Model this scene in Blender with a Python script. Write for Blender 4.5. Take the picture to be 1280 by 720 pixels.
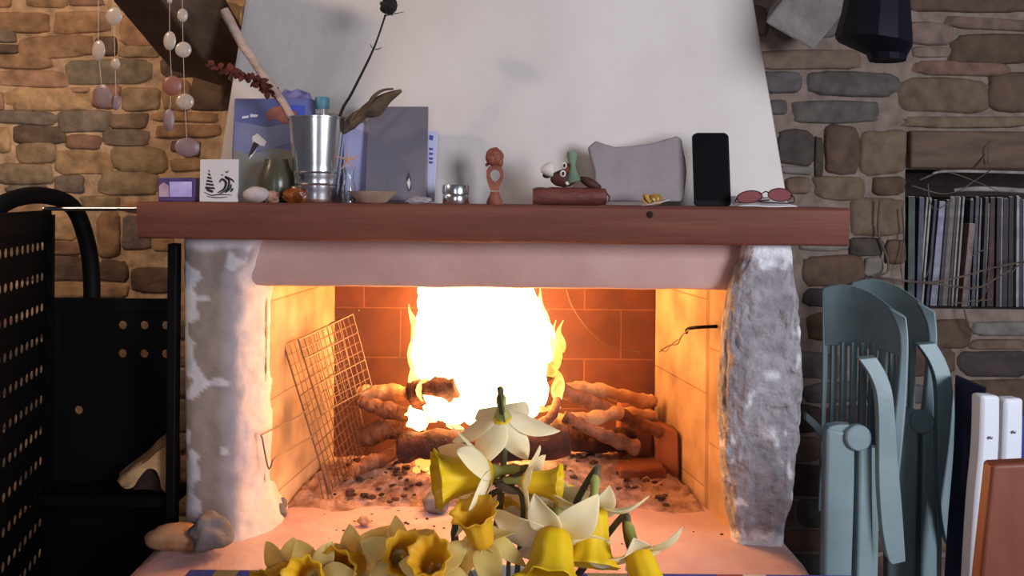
import bpy, bmesh, math, random
from mathutils import Vector, Matrix, noise as mn

for o in list(bpy.data.objects):
    bpy.data.objects.remove(o)
SC = bpy.context.scene
COL = SC.collection
rnd = random.Random(7)

# ------------------------------------------------------------------ camera, light, exposure
F = 1100.0            # focal length in pixels of the 1280 wide frame
HY = 244.0            # image row of the horizon
CZ = 1.12             # camera height
ROLL = 0.009
cam = bpy.data.objects.new('camera', bpy.data.cameras.new('camera'))
COL.objects.link(cam)
cam.location = (0, 0, CZ)
cam.rotation_euler = (Matrix.Rotation(math.pi/2, 3, 'X') @ Matrix.Rotation(ROLL, 3, 'Z')).to_euler()
cam.data.sensor_fit = 'HORIZONTAL'
cam.data.sensor_width = 36
cam.data.lens = F/1280*36
cam.data.shift_y = -(360-HY)/1280
cam.data.clip_start = 0.05
SC.camera = cam

SC.view_settings.view_transform = 'Standard'
SC.view_settings.look = 'None'
SC.view_settings.gamma = 1
SC.view_settings.use_curve_mapping = False
SC.view_settings.exposure = 0.0

world = bpy.data.worlds.new('world'); SC.world = world
world.use_nodes = True
bg = world.node_tree.nodes['Background']
bg.inputs[0].default_value = (0.80, 0.80, 0.95, 1)
bg.inputs[1].default_value = 0.08

def look(o, target):
    o.rotation_euler = (Vector(target)-o.location).to_track_quat('-Z', 'Y').to_euler()
def area_light(name, loc, target, sx, sy, col, power):
    l = bpy.data.lights.new(name, 'AREA'); l.shape = 'RECTANGLE'; l.size = sx; l.size_y = sy
    l.color = col; l.energy = power
    o = bpy.data.objects.new(name, l); COL.objects.link(o); o.location = loc; look(o, target)
    return o
def point_light(name, loc, col, power, r):
    l = bpy.data.lights.new(name, 'POINT'); l.color = col; l.energy = power; l.shadow_soft_size = r
    o = bpy.data.objects.new(name, l); COL.objects.link(o); o.location = loc
    return o
area_light('daylight_window', (2.0, -0.75, 1.5), (0.35, 1.9, 0.95), 0.9, 1.1, (0.87, 0.90, 1.0), 84)
area_light('added_streak_fill', (-0.25, -1.7, 1.35), (0.0, 1.9, 1.0), 0.55, 1.7, (0.90, 0.90, 1.0), 13)  # added strip for streaks on the bucket and frontal fill, no known door
point_light('warm_room_lamp', (-1.45, 1.30, 2.0), (1.0, 0.73, 0.52), 32, 0.05)

# ------------------------------------------------------------------ helpers
def P(x, y, Y):
    """pixel of the 1280x720 photograph at depth Y -> world point"""
    dx, dy = x-640.0, y-HY
    c, s = math.cos(ROLL), math.sin(ROLL)
    return Vector(((dx*c+dy*s)/F*Y, Y, CZ-(-dx*s+dy*c)/F*Y))
def srgb(r, g, b):
    f = lambda v: (v/255/12.92 if v/255 <= .04045 else ((v/255+.055)/1.055)**2.4)
    return (f(r), f(g), f(b), 1.0)

def origin(o):
    v = Vector((0, 0, 0))
    while o is not None:
        v += o.location; o = o.parent
    return v

def tag(o, label=None, cat=None, group=None, kind=None):
    if label: o['label'] = label
    if cat: o['category'] = cat
    if group: o['group'] = group
    if kind: o['kind'] = kind
    return o
def thing(name, loc, label, cat, group=None):
    o = bpy.data.objects.new(name, None); COL.objects.link(o)
    o.location = loc; o.empty_display_size = 0.03
    return tag(o, label, cat, group)

def smooth_path(pts, n=6):
    pts = [Vector(p) for p in pts]
    if len(pts) < 3: return pts
    out = []
    for i in range(len(pts)-1):
        p0 = pts[max(i-1, 0)]; p1 = pts[i]; p2 = pts[i+1]; p3 = pts[min(i+2, len(pts)-1)]
        for k in range(n):
            t = k/n
            out.append(.5*((2*p1)+(p2-p0)*t+(2*p0-5*p1+4*p2-p3)*t*t+(3*p1-p0-3*p2+p3)*t**3))
    out.append(pts[-1]); return out

class MB:
    def __init__(s, col=(1, 1, 1, 1)):
        s.bm = bmesh.new(); s.cl = s.bm.loops.layers.float_color.new('Col'); s.col = col
    def face(s, vs):
        try: f = s.bm.faces.new(vs)
        except ValueError: return None
        for l in f.loops: l[s.cl] = s.col
        return f
    def v(s, p): return s.bm.verts.new(p)
    def box(s, c, size, rot=None):
        c = Vector(c); R = rot or Matrix.Identity(3); hs = [Vector(size)[i]/2 for i in range(3)]
        vs = [s.v(c+R@Vector((x*hs[0], y*hs[1], z*hs[2]))) for x in (-1, 1) for y in (-1, 1) for z in (-1, 1)]
        for q in ((0, 1, 3, 2), (4, 6, 7, 5), (0, 4, 5, 1), (2, 3, 7, 6), (0, 2, 6, 4), (1, 5, 7, 3)): s.face([vs[i] for i in q])
        return s
    def grid(s, rows):
        V = [[s.v(p) for p in r] for r in rows]
        for i in range(len(V)-1):
            for j in range(len(V[0])-1): s.face((V[i][j], V[i][j+1], V[i+1][j+1], V[i+1][j]))
        return s
    def loft(s, rings, cap=True, close=True):
        V = [[s.v(p) for p in r] for r in rings]
        n = len(V[0])
        for i in range(len(V)-1):
            for j in range(n if close else n-1):
                s.face((V[i][j], V[i][(j+1) % n], V[i+1][(j+1) % n], V[i+1][j]))
        if cap: s.face(list(reversed(V[0]))); s.face(V[-1])
        return s
    def tube(s, pts, r, seg=8, n=0, jit=0.0):
        pts = smooth_path(pts, n) if n else [Vector(p) for p in pts]
        m = len(pts); rings = []
        up = None
        for i, p in enumerate(pts):
            t = (pts[min(i+1, m-1)]-pts[max(i-1, 0)])
            t = t.normalized() if t.length > 1e-9 else Vector((0, 0, 1))
            if up is None: up = t.orthogonal().normalized()
            up = (up-t*up.dot(t)); up = up.normalized() if up.length > 1e-6 else t.orthogonal().normalized()
            b = t.cross(up)
            if isinstance(r, (list, tuple)):
                f = i/(m-1)*(len(r)-1); k = min(int(f), len(r)-2); rr = r[k]+(r[k+1]-r[k])*(f-k)
            else: rr = r
            ring = []
            for k in range(seg):
                a = 2*math.pi*k/seg
                d = up*math.cos(a)+b*math.sin(a)
                q = rr
                if jit: q = rr*(1+jit*mn.noise((p+d*rr)*(0.35/max(rr, 1e-4))))
                ring.append(p+d*q)
            rings.append(ring)
        return s.loft(rings)
    def lathe(s, prof, c, seg=24, axis=None, cap=True, fr=None):
        """prof: (radius, height) pairs"""
        c = Vector(c); z = Vector(axis).normalized() if axis else Vector((0, 0, 1))
        x = z.orthogonal().normalized() if axis else Vector((1, 0, 0)); y = z.cross(x)
        rings = []
        for i, (r, h) in enumerate(prof):
            ring = []
            for k in range(seg):
                a = 2*math.pi*k/seg
                q = r*(fr(a, i) if fr else 1)
                ring.append(c+z*h+(x*math.cos(a)+y*math.sin(a))*q)
            rings.append(ring)
        return s.loft(rings, cap)
    def prism(s, pts, vec):
        """polygon (world points) extruded along vec"""
        vec = Vector(vec)
        A = [s.v(p) for p in pts]; B = [s.v(Vector(p)+vec) for p in pts]; n = len(A)
        s.face(A); s.face(list(reversed(B)))
        for i in range(n): s.face((A[(i+1) % n], A[i], B[i], B[(i+1) % n]))
        return s
    def ball(s, c, r, sub=2, sc=(1, 1, 1), rough=0.0, fq=2.0, seed=0.0, rot=None):
        b = bmesh.new(); bmesh.ops.create_icosphere(b, subdivisions=sub, radius=1.0)
        R = rot or Matrix.Identity(3); c = Vector(c); mp = {}
        for v in b.verts:
            d = v.co.copy()
            if rough: d *= 1+rough*mn.noise(d*fq+Vector((seed, seed*1.7, -seed)))
            d = Vector((d.x*sc[0], d.y*sc[1], d.z*sc[2]))*r
            mp[v] = s.v(c+R@d)
        for f in b.faces: s.face([mp[v] for v in f.verts])
        b.free(); return s
    def build(s, name, mat, parent=None, smooth=True, bevel=0.0, sub=0, solid=0.0, auto=40, center=True, segs=2):
        bmesh.ops.recalc_face_normals(s.bm, faces=s.bm.faces[:])
        me = bpy.data.meshes.new(name)
        if parent is not None: off = origin(parent)
        elif center:
            xs = [v.co.x for v in s.bm.verts]; ys = [v.co.y for v in s.bm.verts]; zs = [v.co.z for v in s.bm.verts]
            off = Vector(((min(xs)+max(xs))/2, (min(ys)+max(ys))/2, min(zs)))
        else: off = Vector((0, 0, 0))
        for v in s.bm.verts: v.co -= off
        s.bm.to_mesh(me); s.bm.free()
        o = bpy.data.objects.new(name, me); COL.objects.link(o)
        if parent is not None: o.parent = parent
        else: o.location = off
        me.materials.append(mat)
        if smooth:
            for p in me.polygons: p.use_smooth = True
            if auto: me.set_sharp_from_angle(angle=math.radians(auto))
        if solid:
            m = o.modifiers.new('solid', 'SOLIDIFY'); m.thickness = solid; m.offset = 0
        if bevel:
            m = o.modifiers.new('bevel', 'BEVEL'); m.width = bevel; m.segments = segs; m.limit_method = 'ANGLE'; m.angle_limit = math.radians(35)
        if sub:
            m = o.modifiers.new('sub', 'SUBSURF'); m.levels = sub; m.render_levels = sub
        return o

def mat(name, col=(.5, .5, .5, 1), rough=.6, metal=0.0, col2=None, scale=8.0, bump=0.0, bscale=40.0, attr=False,
        trans=0.0, emit=None, estr=0.0, stretch=None, transl=0.0, alpha=1.0, detail=5.0, lo=.35, hi=.65, amt=0.25, ior=1.45, spec=.5):
    m = bpy.data.materials.new(name); m.use_nodes = True
    nt = m.node_tree; N = nt.nodes; L = nt.links; b = N['Principled BSDF']
    b.inputs['Roughness'].default_value = rough; b.inputs['Metallic'].default_value = metal
    b.inputs['Base Color'].default_value = col
    b.inputs['Specular IOR Level'].default_value = spec
    b.inputs['IOR'].default_value = ior
    if trans: b.inputs['Transmission Weight'].default_value = trans
    if alpha < 1: b.inputs['Alpha'].default_value = alpha
    tc = N.new('ShaderNodeTexCoord'); mp = N.new('ShaderNodeMapping'); L.new(tc.outputs['Object'], mp.inputs[0])
    if stretch: mp.inputs['Scale'].default_value = stretch
    def nz(sc, det=detail):
        n = N.new('ShaderNodeTexNoise'); n.inputs['Scale'].default_value = sc; n.inputs['Detail'].default_value = det
        L.new(mp.outputs[0], n.inputs['Vector']); return n
    src = None
    if attr:
        a = N.new('ShaderNodeAttribute'); a.attribute_name = 'Col'; src = a.outputs['Color']
        n = nz(scale); r = N.new('ShaderNodeMapRange')
        r.inputs['From Min'].default_value = .3; r.inputs['From Max'].default_value = .7
        r.inputs['To Min'].default_value = 1-amt; r.inputs['To Max'].default_value = 1+amt
        L.new(n.outputs[0], r.inputs['Value'])
        x = N.new('ShaderNodeVectorMath'); x.operation = 'SCALE'
        L.new(src, x.inputs[0]); L.new(r.outputs[0], x.inputs['Scale']); src = x.outputs[0]
    elif col2:
        n = nz(scale); r = N.new('ShaderNodeValToRGB')
        r.color_ramp.elements[0].position = lo; r.color_ramp.elements[1].position = hi
        r.color_ramp.elements[0].color = col; r.color_ramp.elements[1].color = col2
        L.new(n.outputs[0], r.inputs[0]); src = r.outputs[0]
    if src is not None: L.new(src, b.inputs['Base Color'])
    if bump:
        n = nz(bscale, 8); bp = N.new('ShaderNodeBump'); bp.inputs['Strength'].default_value = bump
        bp.inputs['Distance'].default_value = 0.01
        L.new(n.outputs[0], bp.inputs['Height']); L.new(bp.outputs[0], b.inputs['Normal'])
    if emit:
        b.inputs['Emission Color'].default_value = emit; b.inputs['Emission Strength'].default_value = estr
    if transl:
        t = N.new('ShaderNodeBsdfTranslucent'); mx = N.new('ShaderNodeMixShader'); mx.inputs[0].default_value = transl
        if src is not None: L.new(src, t.inputs[0])
        else: t.inputs[0].default_value = col
        L.new(b.outputs[0], mx.inputs[1]); L.new(t.outputs[0], mx.inputs[2])
        L.new(mx.outputs[0], N['Material Output'].inputs[0])
    return m

M_stone = mat('rubble_stone', attr=True, rough=.85, scale=26, amt=.38, bump=.7, bscale=45)
M_stone_dark = mat('rubble_stone_right', attr=True, rough=.85, scale=26, amt=.3, bump=.6, bscale=40)
M_timber = mat('dark_timber', srgb(78, 56, 44), .75, col2=srgb(104, 80, 66), scale=6, stretch=(1, 1, 6), bump=.3)
M_plasterbrace = mat('grey_brace', srgb(150, 142, 136), .9, col2=srgb(116, 106, 100), scale=9, bump=.4)
M_mantel = mat('mantel_wood', srgb(122, 70, 54), .7, col2=srgb(104, 56, 44), scale=4, stretch=(.7, 6, 9), bump=.12, bscale=20)
M_hood = mat('hood_plaster', srgb(216, 208, 202), .92, col2=srgb(204, 194, 188), scale=3, bump=.12, bscale=60)
M_lintel = mat('lintel_plaster', srgb(204, 170, 160), .9, col2=srgb(186, 148, 138), scale=4, bump=.2, bscale=30)  # pink of the bounced firelight is put into the plaster colour
M_floor = mat('dark_floor_tile', srgb(70, 58, 50), .7, col2=srgb(52, 42, 38), scale=5, bump=.1)
M_black = mat('black_metal', (.004, .0036, .0036, 1), .6, spec=.12)
M_blackgloss = mat('black_gloss', (.004, .004, .005, 1), .55, spec=.04)
M_steel = mat('polished_steel', (.75, .75, .78, 1), .22, 1.0)
M_wire = mat('sooty_wire', srgb(120, 96, 84), .45, .7)

# ------------------------------------------------------------------ setting: floor and rubble walls
YW = 2.50                      # face of the stone walls
fl = MB(); fl.grid([[(x, y, 0) for x in (-2.6, 0, 2.6)] for y in (-1.2, 0.6, YW+.1)])
tag(fl.build('floor', M_floor, smooth=False, center=False), kind='structure')

def stone(mb, x0, z0, x1, z1, Y, d, col, seed, tilt=0.0, n=24, ex=4.6):
    r = random.Random(seed)
    cx, cz, w, h = (x0+x1)/2, (z0+z1)/2, (x1-x0)/2, (z1-z0)/2
    ang = [2*math.pi*k/n for k in range(n)]
    base = []
    for a in ang:
        c, s = math.cos(a), math.sin(a)
        px = math.copysign(abs(c)**(2/ex), c)*w; pz = math.copysign(abs(s)**(2/ex), s)*h
        k = 1.03+.15*mn.noise(Vector((c*1.3+seed*3.1, s*1.3, seed*.7)))+.05*r.uniform(-1, 1)
        base.append((px*k, pz*k+tilt*px))
    mb.col = col
    rings = []
    for sc, dd in ((1.05, -.15), (1.0, .3), (.95, .65), (.86, .92), (.5, 1.0)):
        rings.append([Vector((cx+px*sc, Y-d*dd-(.005*mn.noise(Vector((px*20, pz*20, seed))) if dd > .8 else 0), cz+pz*sc)) for px, pz in base])
    V = [[mb.v(p) for p in rg] for rg in rings]
    for i in range(len(V)-1):
        for j in range(n): mb.face((V[i][j], V[i][(j+1) % n], V[i+1][(j+1) % n], V[i+1][j]))
    mb.face(V[-1])

def jitter_col(c, r, a=.12):
    k = 1+r.uniform(-a, a); return (c[0]*k, c[1]*k*(1+r.uniform(-.05, .05)), c[2]*k*(1+r.uniform(-.08, .08)), 1)

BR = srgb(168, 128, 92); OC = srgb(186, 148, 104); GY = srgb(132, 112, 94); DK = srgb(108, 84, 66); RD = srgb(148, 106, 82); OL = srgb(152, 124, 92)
left_st = [(-8, -8, 14, 10, BR), (35, -4, 85, 10, BR), (135, -6, 172, 13, OC), (88, -8, 130, 8, RD), (-6, 15, 63, 41, BR), (70, 14, 136, 42, BR), (150, 18, 203, 56, BR),
    (-6, 36, 20, 54, GY), (-6, 55, 24, 67, DK), (26, 45, 118, 73, BR), (120, 46, 146, 70, DK), (150, 57, 198, 72, OL), (-6, 69, 62, 86, BR), (84, 74, 186, 106, GY), (201, 70, 255, 96, DK),
    (-6, 88, 84, 109, BR), (90, 109, 112, 116, BR), (8, 111, 114, 138, OC), (-6, 116, 6, 138, BR), (118, 107, 150, 136, RD), (152, 110, 200, 139, OL), (204, 100, 238, 137, BR), (240, 96, 288, 138, DK),
    (-6, 139, 72, 156, GY), (75, 137, 136, 166, GY), (138, 142, 186, 161, OL), (192, 140, 272, 153, BR), (14, 157, 80, 180, DK), (85, 169, 126, 187, RD), (128, 162, 186, 182, GY), (196, 156, 272, 173, BR),
    (-6, 160, 13, 190, OC), (24, 177, 70, 204, OL), (70, 189, 140, 218, BR), (141, 183, 207, 216, OL), (214, 176, 226, 190, DK), (228, 175, 250, 196, GY), (215, 198, 262, 214, BR),
    (-6, 205, 66, 230, OL), (70, 219, 106, 241, GY), (8, 231, 58, 240, GY), (126, 214, 196, 244, OL), (60, 258, 98, 300, OC), (62, 302, 104, 318, RD), (60, 320, 108, 352, DK), (62, 354, 110, 372, BR), (102, 245, 148, 262, OL),
    (122, 266, 150, 322, BR), (122, 325, 160, 352, DK), (152, 270, 190, 312, GY), (190, 296, 218, 314, BR), (165, 334, 220, 366, DK), (150, 252, 215, 266, BR), (120, 355, 160, 372, BR), (0, 246, 56, 300, BR), (0, 304, 56, 350, OL)]
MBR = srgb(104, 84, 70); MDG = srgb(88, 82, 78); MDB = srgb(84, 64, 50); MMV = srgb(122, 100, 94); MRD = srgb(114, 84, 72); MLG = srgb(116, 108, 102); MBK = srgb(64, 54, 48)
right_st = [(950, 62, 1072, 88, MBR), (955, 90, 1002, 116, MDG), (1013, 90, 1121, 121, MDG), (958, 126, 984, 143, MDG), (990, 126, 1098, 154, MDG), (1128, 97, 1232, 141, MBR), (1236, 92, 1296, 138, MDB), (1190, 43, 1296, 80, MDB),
    (1135, 28, 1188, 56, MMV), (1140, 58, 1186, 72, MMV), (1146, 76, 1258, 95, MRD), (1180, 22, 1296, 38, MBR), (1138, -8, 1296, 16, MDB), (1100, -8, 1134, 30, MBR), (972, 164, 1016, 206, MBK), (1018, 172, 1028, 220, MBK), (1031, 158, 1072, 218, MDB),
    (1075, 162, 1131, 217, MBR), (976, 208, 1014, 218, MLG), (1018, 221, 1079, 249, MBR), (982, 222, 1012, 242, MBR), (1090, 222, 1131, 244, MDB), (1063, 248, 1128, 294, MBR), (1062, 297, 1103, 320, MBK), (1003, 318, 1078, 358, MDB), (1000, 295, 1058, 314, MLG),
    (1080, 322, 1103, 346, MLG), (1106, 300, 1130, 330, MDB), (1004, 362, 1060, 384, MBK), (1070, 356, 1120, 388, MBK), (1150, 400, 1212, 436, MDB), (1216, 402, 1290, 420, MLG), (1200, 440, 1290, 470, MBK), (1135, 145, 1290, 160, MBR), (1196, 475, 1290, 520, MDB),
    (1080, 392, 1146, 430, MBK), (1010, 390, 1074, 424, MDB), (1100, 434, 1190, 470, MDB), (1215, 424, 1290, 437, MBR)]

def rubble_wall(name, X0, X1, Z1, traced, pal, mortar, m, hole, depth, seed):
    mb = MB(mortar); r = random.Random(seed)
    # mortar face: cells of a grid, skipping the niche
    xs = sorted(set([X0+(X1-X0)*i/40 for i in range(41)]+([hole[0], hole[2]] if hole else [])))
    zs = sorted(set([Z1*i/40 for i in range(41)]+([hole[1], hole[3]] if hole else [])))
    V = {}
    def vv(i, j):
        if (i, j) not in V:
            V[i, j] = mb.v((xs[i], YW-.004*mn.noise(Vector((xs[i]*9, zs[j]*9, seed))), zs[j]))
        return V[i, j]
    for i in range(len(xs)-1):
        for j in range(len(zs)-1):
            mx, mz = (xs[i]+xs[i+1])/2, (zs[j]+zs[j+1])/2
            if hole and hole[0] < mx < hole[2] and hole[1] < mz < hole[3]: continue
            mb.face((vv(i, j), vv(i+1, j), vv(i+1, j+1), vv(i, j+1)))
    # thickness
    mb.box(((X0+X1)/2, YW+.42, Z1/2), (X1-X0, .04, Z1))
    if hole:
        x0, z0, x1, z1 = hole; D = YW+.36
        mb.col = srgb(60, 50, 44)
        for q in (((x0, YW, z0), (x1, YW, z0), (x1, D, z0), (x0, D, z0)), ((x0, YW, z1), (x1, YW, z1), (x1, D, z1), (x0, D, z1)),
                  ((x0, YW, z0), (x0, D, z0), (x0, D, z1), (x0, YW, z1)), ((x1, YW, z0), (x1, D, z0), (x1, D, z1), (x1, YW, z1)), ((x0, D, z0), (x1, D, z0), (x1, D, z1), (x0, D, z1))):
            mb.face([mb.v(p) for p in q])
    rects = []
    for k, (a, b, c, d, col) in enumerate(traced):
        p = P(a, b, YW); q = P(c, d, YW)
        x0, x1, z0, z1 = p.x, q.x, q.z, p.z
        rects.append((x0, z0, x1, z1))
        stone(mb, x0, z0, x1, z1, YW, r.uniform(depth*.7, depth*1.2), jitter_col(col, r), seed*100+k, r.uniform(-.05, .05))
    if hole: rects.append(hole)
    z = .02; k = 0
    while z < Z1:
        h = r.uniform(.05, .10); x = X0+r.uniform(0, .1)
        while x < X1:
            w = r.uniform(.08, .26)
            R_ = (x, z, x+w, z+h)
            if not any(R_[0] < q[2]+.01 and R_[2] > q[0]-.01 and R_[1] < q[3]+.008 and R_[3] > q[1]-.008 for q in rects) and x+w < X1:
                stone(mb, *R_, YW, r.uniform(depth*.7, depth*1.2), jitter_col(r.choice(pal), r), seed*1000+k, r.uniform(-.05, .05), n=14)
                x += w+.012
            else: x += .03 if w > .12 else w
            k += 1
        z += h+.012
    return tag(mb.build(name, m, center=False, auto=0), kind='structure')

NX0 = P(1131, 300, YW).x; NZ0 = P(1200, 386, YW).z; NZ1 = P(1200, 212, YW).z
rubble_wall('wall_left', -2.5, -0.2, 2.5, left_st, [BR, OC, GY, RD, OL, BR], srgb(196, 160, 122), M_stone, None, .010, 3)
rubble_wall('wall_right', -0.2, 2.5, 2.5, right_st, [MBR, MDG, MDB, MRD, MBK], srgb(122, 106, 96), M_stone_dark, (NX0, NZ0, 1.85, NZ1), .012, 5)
# timber over the niche
pl_ = P(1134, 163, YW); lz0 = NZ1
tb = MB(); tb.box(((pl_.x+1.9)/2, YW+.0, (pl_.z+lz0)/2), (1.9-pl_.x, .05, pl_.z-lz0-.004))
tag(tb.build('trim_niche_lintel', M_timber, bevel=.006), kind='structure')

# ------------------------------------------------------------------ fireplace
HZ = 0.393                    # top of the hearth
MZ = 1.100                    # top of the mantel
M_pillar_l = mat('painted_pillar', attr=True, rough=.9, scale=18, amt=.14, bump=.4, bscale=30)
M_jamb = mat('limewash_jamb', srgb(206, 190, 184), .9, col2=srgb(190, 168, 160), scale=5, bump=.5, bscale=18)
M_stonepillar = mat('rough_grey_stone', attr=True, rough=1.0, scale=60, amt=.16, bump=1.0, bscale=70, spec=.05)
M_hearth = mat('limewashed_hearth', srgb(204, 172, 170), .9, col2=srgb(186, 146, 144), scale=7, bump=.5, bscale=25)  # slab colour includes the pink tint that the light gives it
M_base = mat('hearth_base', srgb(70, 62, 58), .9, bump=.4)

def brick_mat(name, c1, c2, mortar, sx, sz, rot):
    m = bpy.data.materials.new(name); m.use_nodes = True; nt = m.node_tree; N = nt.nodes; L = nt.links; b = N['Principled BSDF']
    b.inputs['Roughness'].default_value = .85
    tc = N.new('ShaderNodeTexCoord'); mp = N.new('ShaderNodeMapping'); L.new(tc.outputs['Object'], mp.inputs[0])
    mp.inputs['Rotation'].default_value = rot
    bk = N.new('ShaderNodeTexBrick'); L.new(mp.outputs[0], bk.inputs['Vector'])
    bk.inputs['Scale'].default_value = 1.0; bk.inputs['Brick Width'].default_value = sx; bk.inputs['Row Height'].default_value = sz
    bk.inputs['Mortar Size'].default_value = .0022; bk.inputs['Mortar Smooth'].default_value = .3
    bk.inputs['Color1'].default_value = c1; bk.inputs['Color2'].default_value = c2; bk.inputs['Mortar'].default_value = mortar
    n = N.new('ShaderNodeTexNoise'); n.inputs['Scale'].default_value = 7; n.inputs['Detail'].default_value = 7; L.new(tc.outputs['Object'], n.inputs['Vector'])
    r = N.new('ShaderNodeMapRange'); r.inputs['From Min'].default_value = .3; r.inputs['From Max'].default_value = .7; r.inputs['To Min'].default_value = .45; r.inputs['To Max'].default_value = 1.2
    L.new(n.outputs[0], r.inputs['Value'])
    x = N.new('ShaderNodeVectorMath'); x.operation = 'SCALE'; L.new(bk.outputs['Color'], x.inputs[0]); L.new(r.outputs[0], x.inputs['Scale'])
    L.new(x.outputs[0], b.inputs['Base Color'])
    bp = N.new('ShaderNodeBump'); bp.inputs['Strength'].default_value = .5; bp.inputs['Distance'].default_value = .004
    mx = N.new('ShaderNodeMath'); mx.operation = 'SUBTRACT'; L.new(n.outputs[0], mx.inputs[0]); L.new(bk.outputs['Fac'], mx.inputs[1])
    L.new(mx.outputs[0], bp.inputs['Height']); L.new(bp.outputs[0], b.inputs['Normal'])
    return m
M_fireback = brick_mat('fireback_brick', srgb(98, 50, 37), srgb(86, 43, 33), srgb(120, 70, 52), .20, .135, (math.pi/2, 0, 0))
M_fireside = brick_mat('fireside_brick', srgb(206, 166, 128), srgb(190, 148, 112), srgb(166, 124, 92), .22, .115, (math.pi/2, 0, math.pi/2))

YO = 1.93; YB = 2.40           # opening plane and fireback plane
xl = P(332, 500, YO).x; xr = P(913, 500, YO).x
xbl = P(418, 480, YB).x; xbr = P(818, 480, YB).x
fp = thing('fireplace', (0, 2.0, 0), 'large limewashed open fireplace with stone pillars, tapering white hood and lit fire', 'fireplace')
LZ = P(620, 361, 1.90).z       # underside of the lintel
WT = P(600, 302, 1.80).z+.012
# fireback
b = MB(); b.grid([[Vector((xbl+(xbr-xbl)*i/12, YB, HZ-.02+(WT-HZ)*j/8)) for i in range(13)] for j in range(9)])
b.box(((xbl+xbr)/2, YB+.045, (HZ+WT)/2), (xbr-xbl+.2, .05, WT-HZ))
tag(b.build('fireback', M_fireback, fp, smooth=False), 'sooty red brick back of the firebox')
for sx, xf, xb in ((-1, xl, xbl), (1, xr, xbr)):
    b = MB(); b.prism([(xf, YO, HZ-.02), (xb, YB+.01, HZ-.02), (xb+sx*.09, YB+.01, HZ-.02), (xf+sx*.09, YO, HZ-.02)], (0, 0, WT-HZ))
    b.build('firebox_side', M_fireside, fp, smooth=False)
# lintel with a soft fillet into the pillars
b = MB()
zt = P(600, 302, 1.80).z-.003
n = 24; prof = []
Xa, Xb = P(232, 300, 1.89).x, P(990, 300, 1.89).x
bot = lambda x: LZ
fr = []
for yy, zz in ((1.895, zt), (1.89, LZ+.02), (1.90, LZ+.004), (1.92, LZ), (2.02, LZ+.002)):
    fr.append([Vector((xl-.02+(xr-xl+.04)*i/n, yy+.003*mn.noise(Vector((i*.7, zz*9, 0))), zz+(.003*mn.noise(Vector((i*.5, 3, 1))) if zz < zt-.01 else 0))) for i in range(n+1)])
fr.append([Vector((p.x, 2.02, zt)) for p in fr[0]])
b.loft([[r_[i] for r_ in fr] for i in range(n+1)])
b.build('lintel', M_lintel, fp)

# left pillar: squared face, chamfered inner corner, flared foot
b = MB(); rings = []; NL = 110
def poly_resample(pts, n):
    pts = [Vector(p) for p in pts]; ln = [0]
    for p, q in zip(pts, pts[1:]): ln.append(ln[-1]+(q-p).length)
    out = []
    for k in range(n):
        d = ln[-1]*k/(n-1); i = 0
        while i < len(pts)-2 and ln[i+1] < d: i += 1
        out.append(pts[i]+(pts[i+1]-pts[i])*((d-ln[i])/max(ln[i+1]-ln[i], 1e-9)))
    return out
for k in range(NL):
    t = k/(NL-1); z = zt-(zt-(HZ-.005))*t
    y_px = 244+(CZ-z)/1.86*F
    x0 = P(225+3*t, y_px, 1.86).x; xm = P(291, y_px, 1.86).x; xi = xl+.004
    fl_ = max(0, (t-.84)/.16)**1.6
    xi += fl_*.035; xm += fl_*.02; fy = fl_*.022
    if t < .12: xm += (.12-t)*.4
    base = [(x0, 2.06), (x0, 1.90), (x0+.004, 1.872-fy*.4), (x0+.02, 1.862-fy*.4), (x0*.6+xm*.4, 1.858-fy*.6), (xm-.02, 1.858-fy), (xm, 1.864-fy), (xm*.6+xi*.4, 1.885-fy), (xm*.2+xi*.8, 1.915-fy*.7), (xi, 1.94), (xi-.002, 1.99), (xi-.02, 2.06)]
    ring = []
    for p in poly_resample(base, 70):
        q = Vector((p.x, p.y, z)); w_ = mn.noise(q*9)*.006+mn.noise(q*28)*.003+mn.turbulence(q*45, 2, True)*.0025*(1 if p.x > xm-.01 else .35)
        ring.append(q+Vector((w_*.6, -w_, 0)))
    rings.append((ring, xm, t))
LWB = srgb(142, 126, 118); LWP = srgb(196, 190, 194); LWJ = srgb(212, 196, 190); LWG = srgb(158, 150, 154)
def lp_col(q, xm, t):
    n1 = mn.noise(q*11+Vector((3, 0, 0)))+.5*mn.noise(q*34)
    left = 1-(q.x-rings[0][0][0].x)/(xm-rings[0][0][0].x)
    c = mixc(LWB, LWG, (q.x-(xm-.035))/.03)  # shade boundary painted in towards the inner corner
    c = mixc(c, LWP, (n1-.25+.55*(left-.62))/.05)
    c = mixc(c, LWJ, (q.x-xm-.004+.01*mn.noise(q*25))/.012)
    return mixc(mixc(c, LWP, (.045-t+.02*mn.noise(q*20))/.02), LWJ, (t-.93+.03*mn.noise(q*22)-(.08*left))/.03)
def mixc(a, c, t): t = max(0, min(1, t)); return tuple(p+(q-p)*t for p, q in zip(a, c))
V = [[b.v(p) for p in r_[0]] for r_ in rings]
CL = [[lp_col(p, r_[1], r_[2]) for p in r_[0]] for r_ in rings]
for i in range(NL-1):
    for j in range(69):
        f = b.face((V[i][j], V[i][j+1], V[i+1][j+1], V[i+1][j]))
        for l, (a, c) in zip(f.loops, ((i, j), (i, j+1), (i+1, j+1), (i+1, j))): l[b.cl] = CL[a][c]
    b.face((V[i][69], V[i][0], V[i+1][0], V[i+1][69]))
b.face(V[0]); b.face(V[-1])
tag(b.build('pillar', M_pillar_l, fp, auto=0), 'flat grey pillar with flaking white limewash patches')

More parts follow.
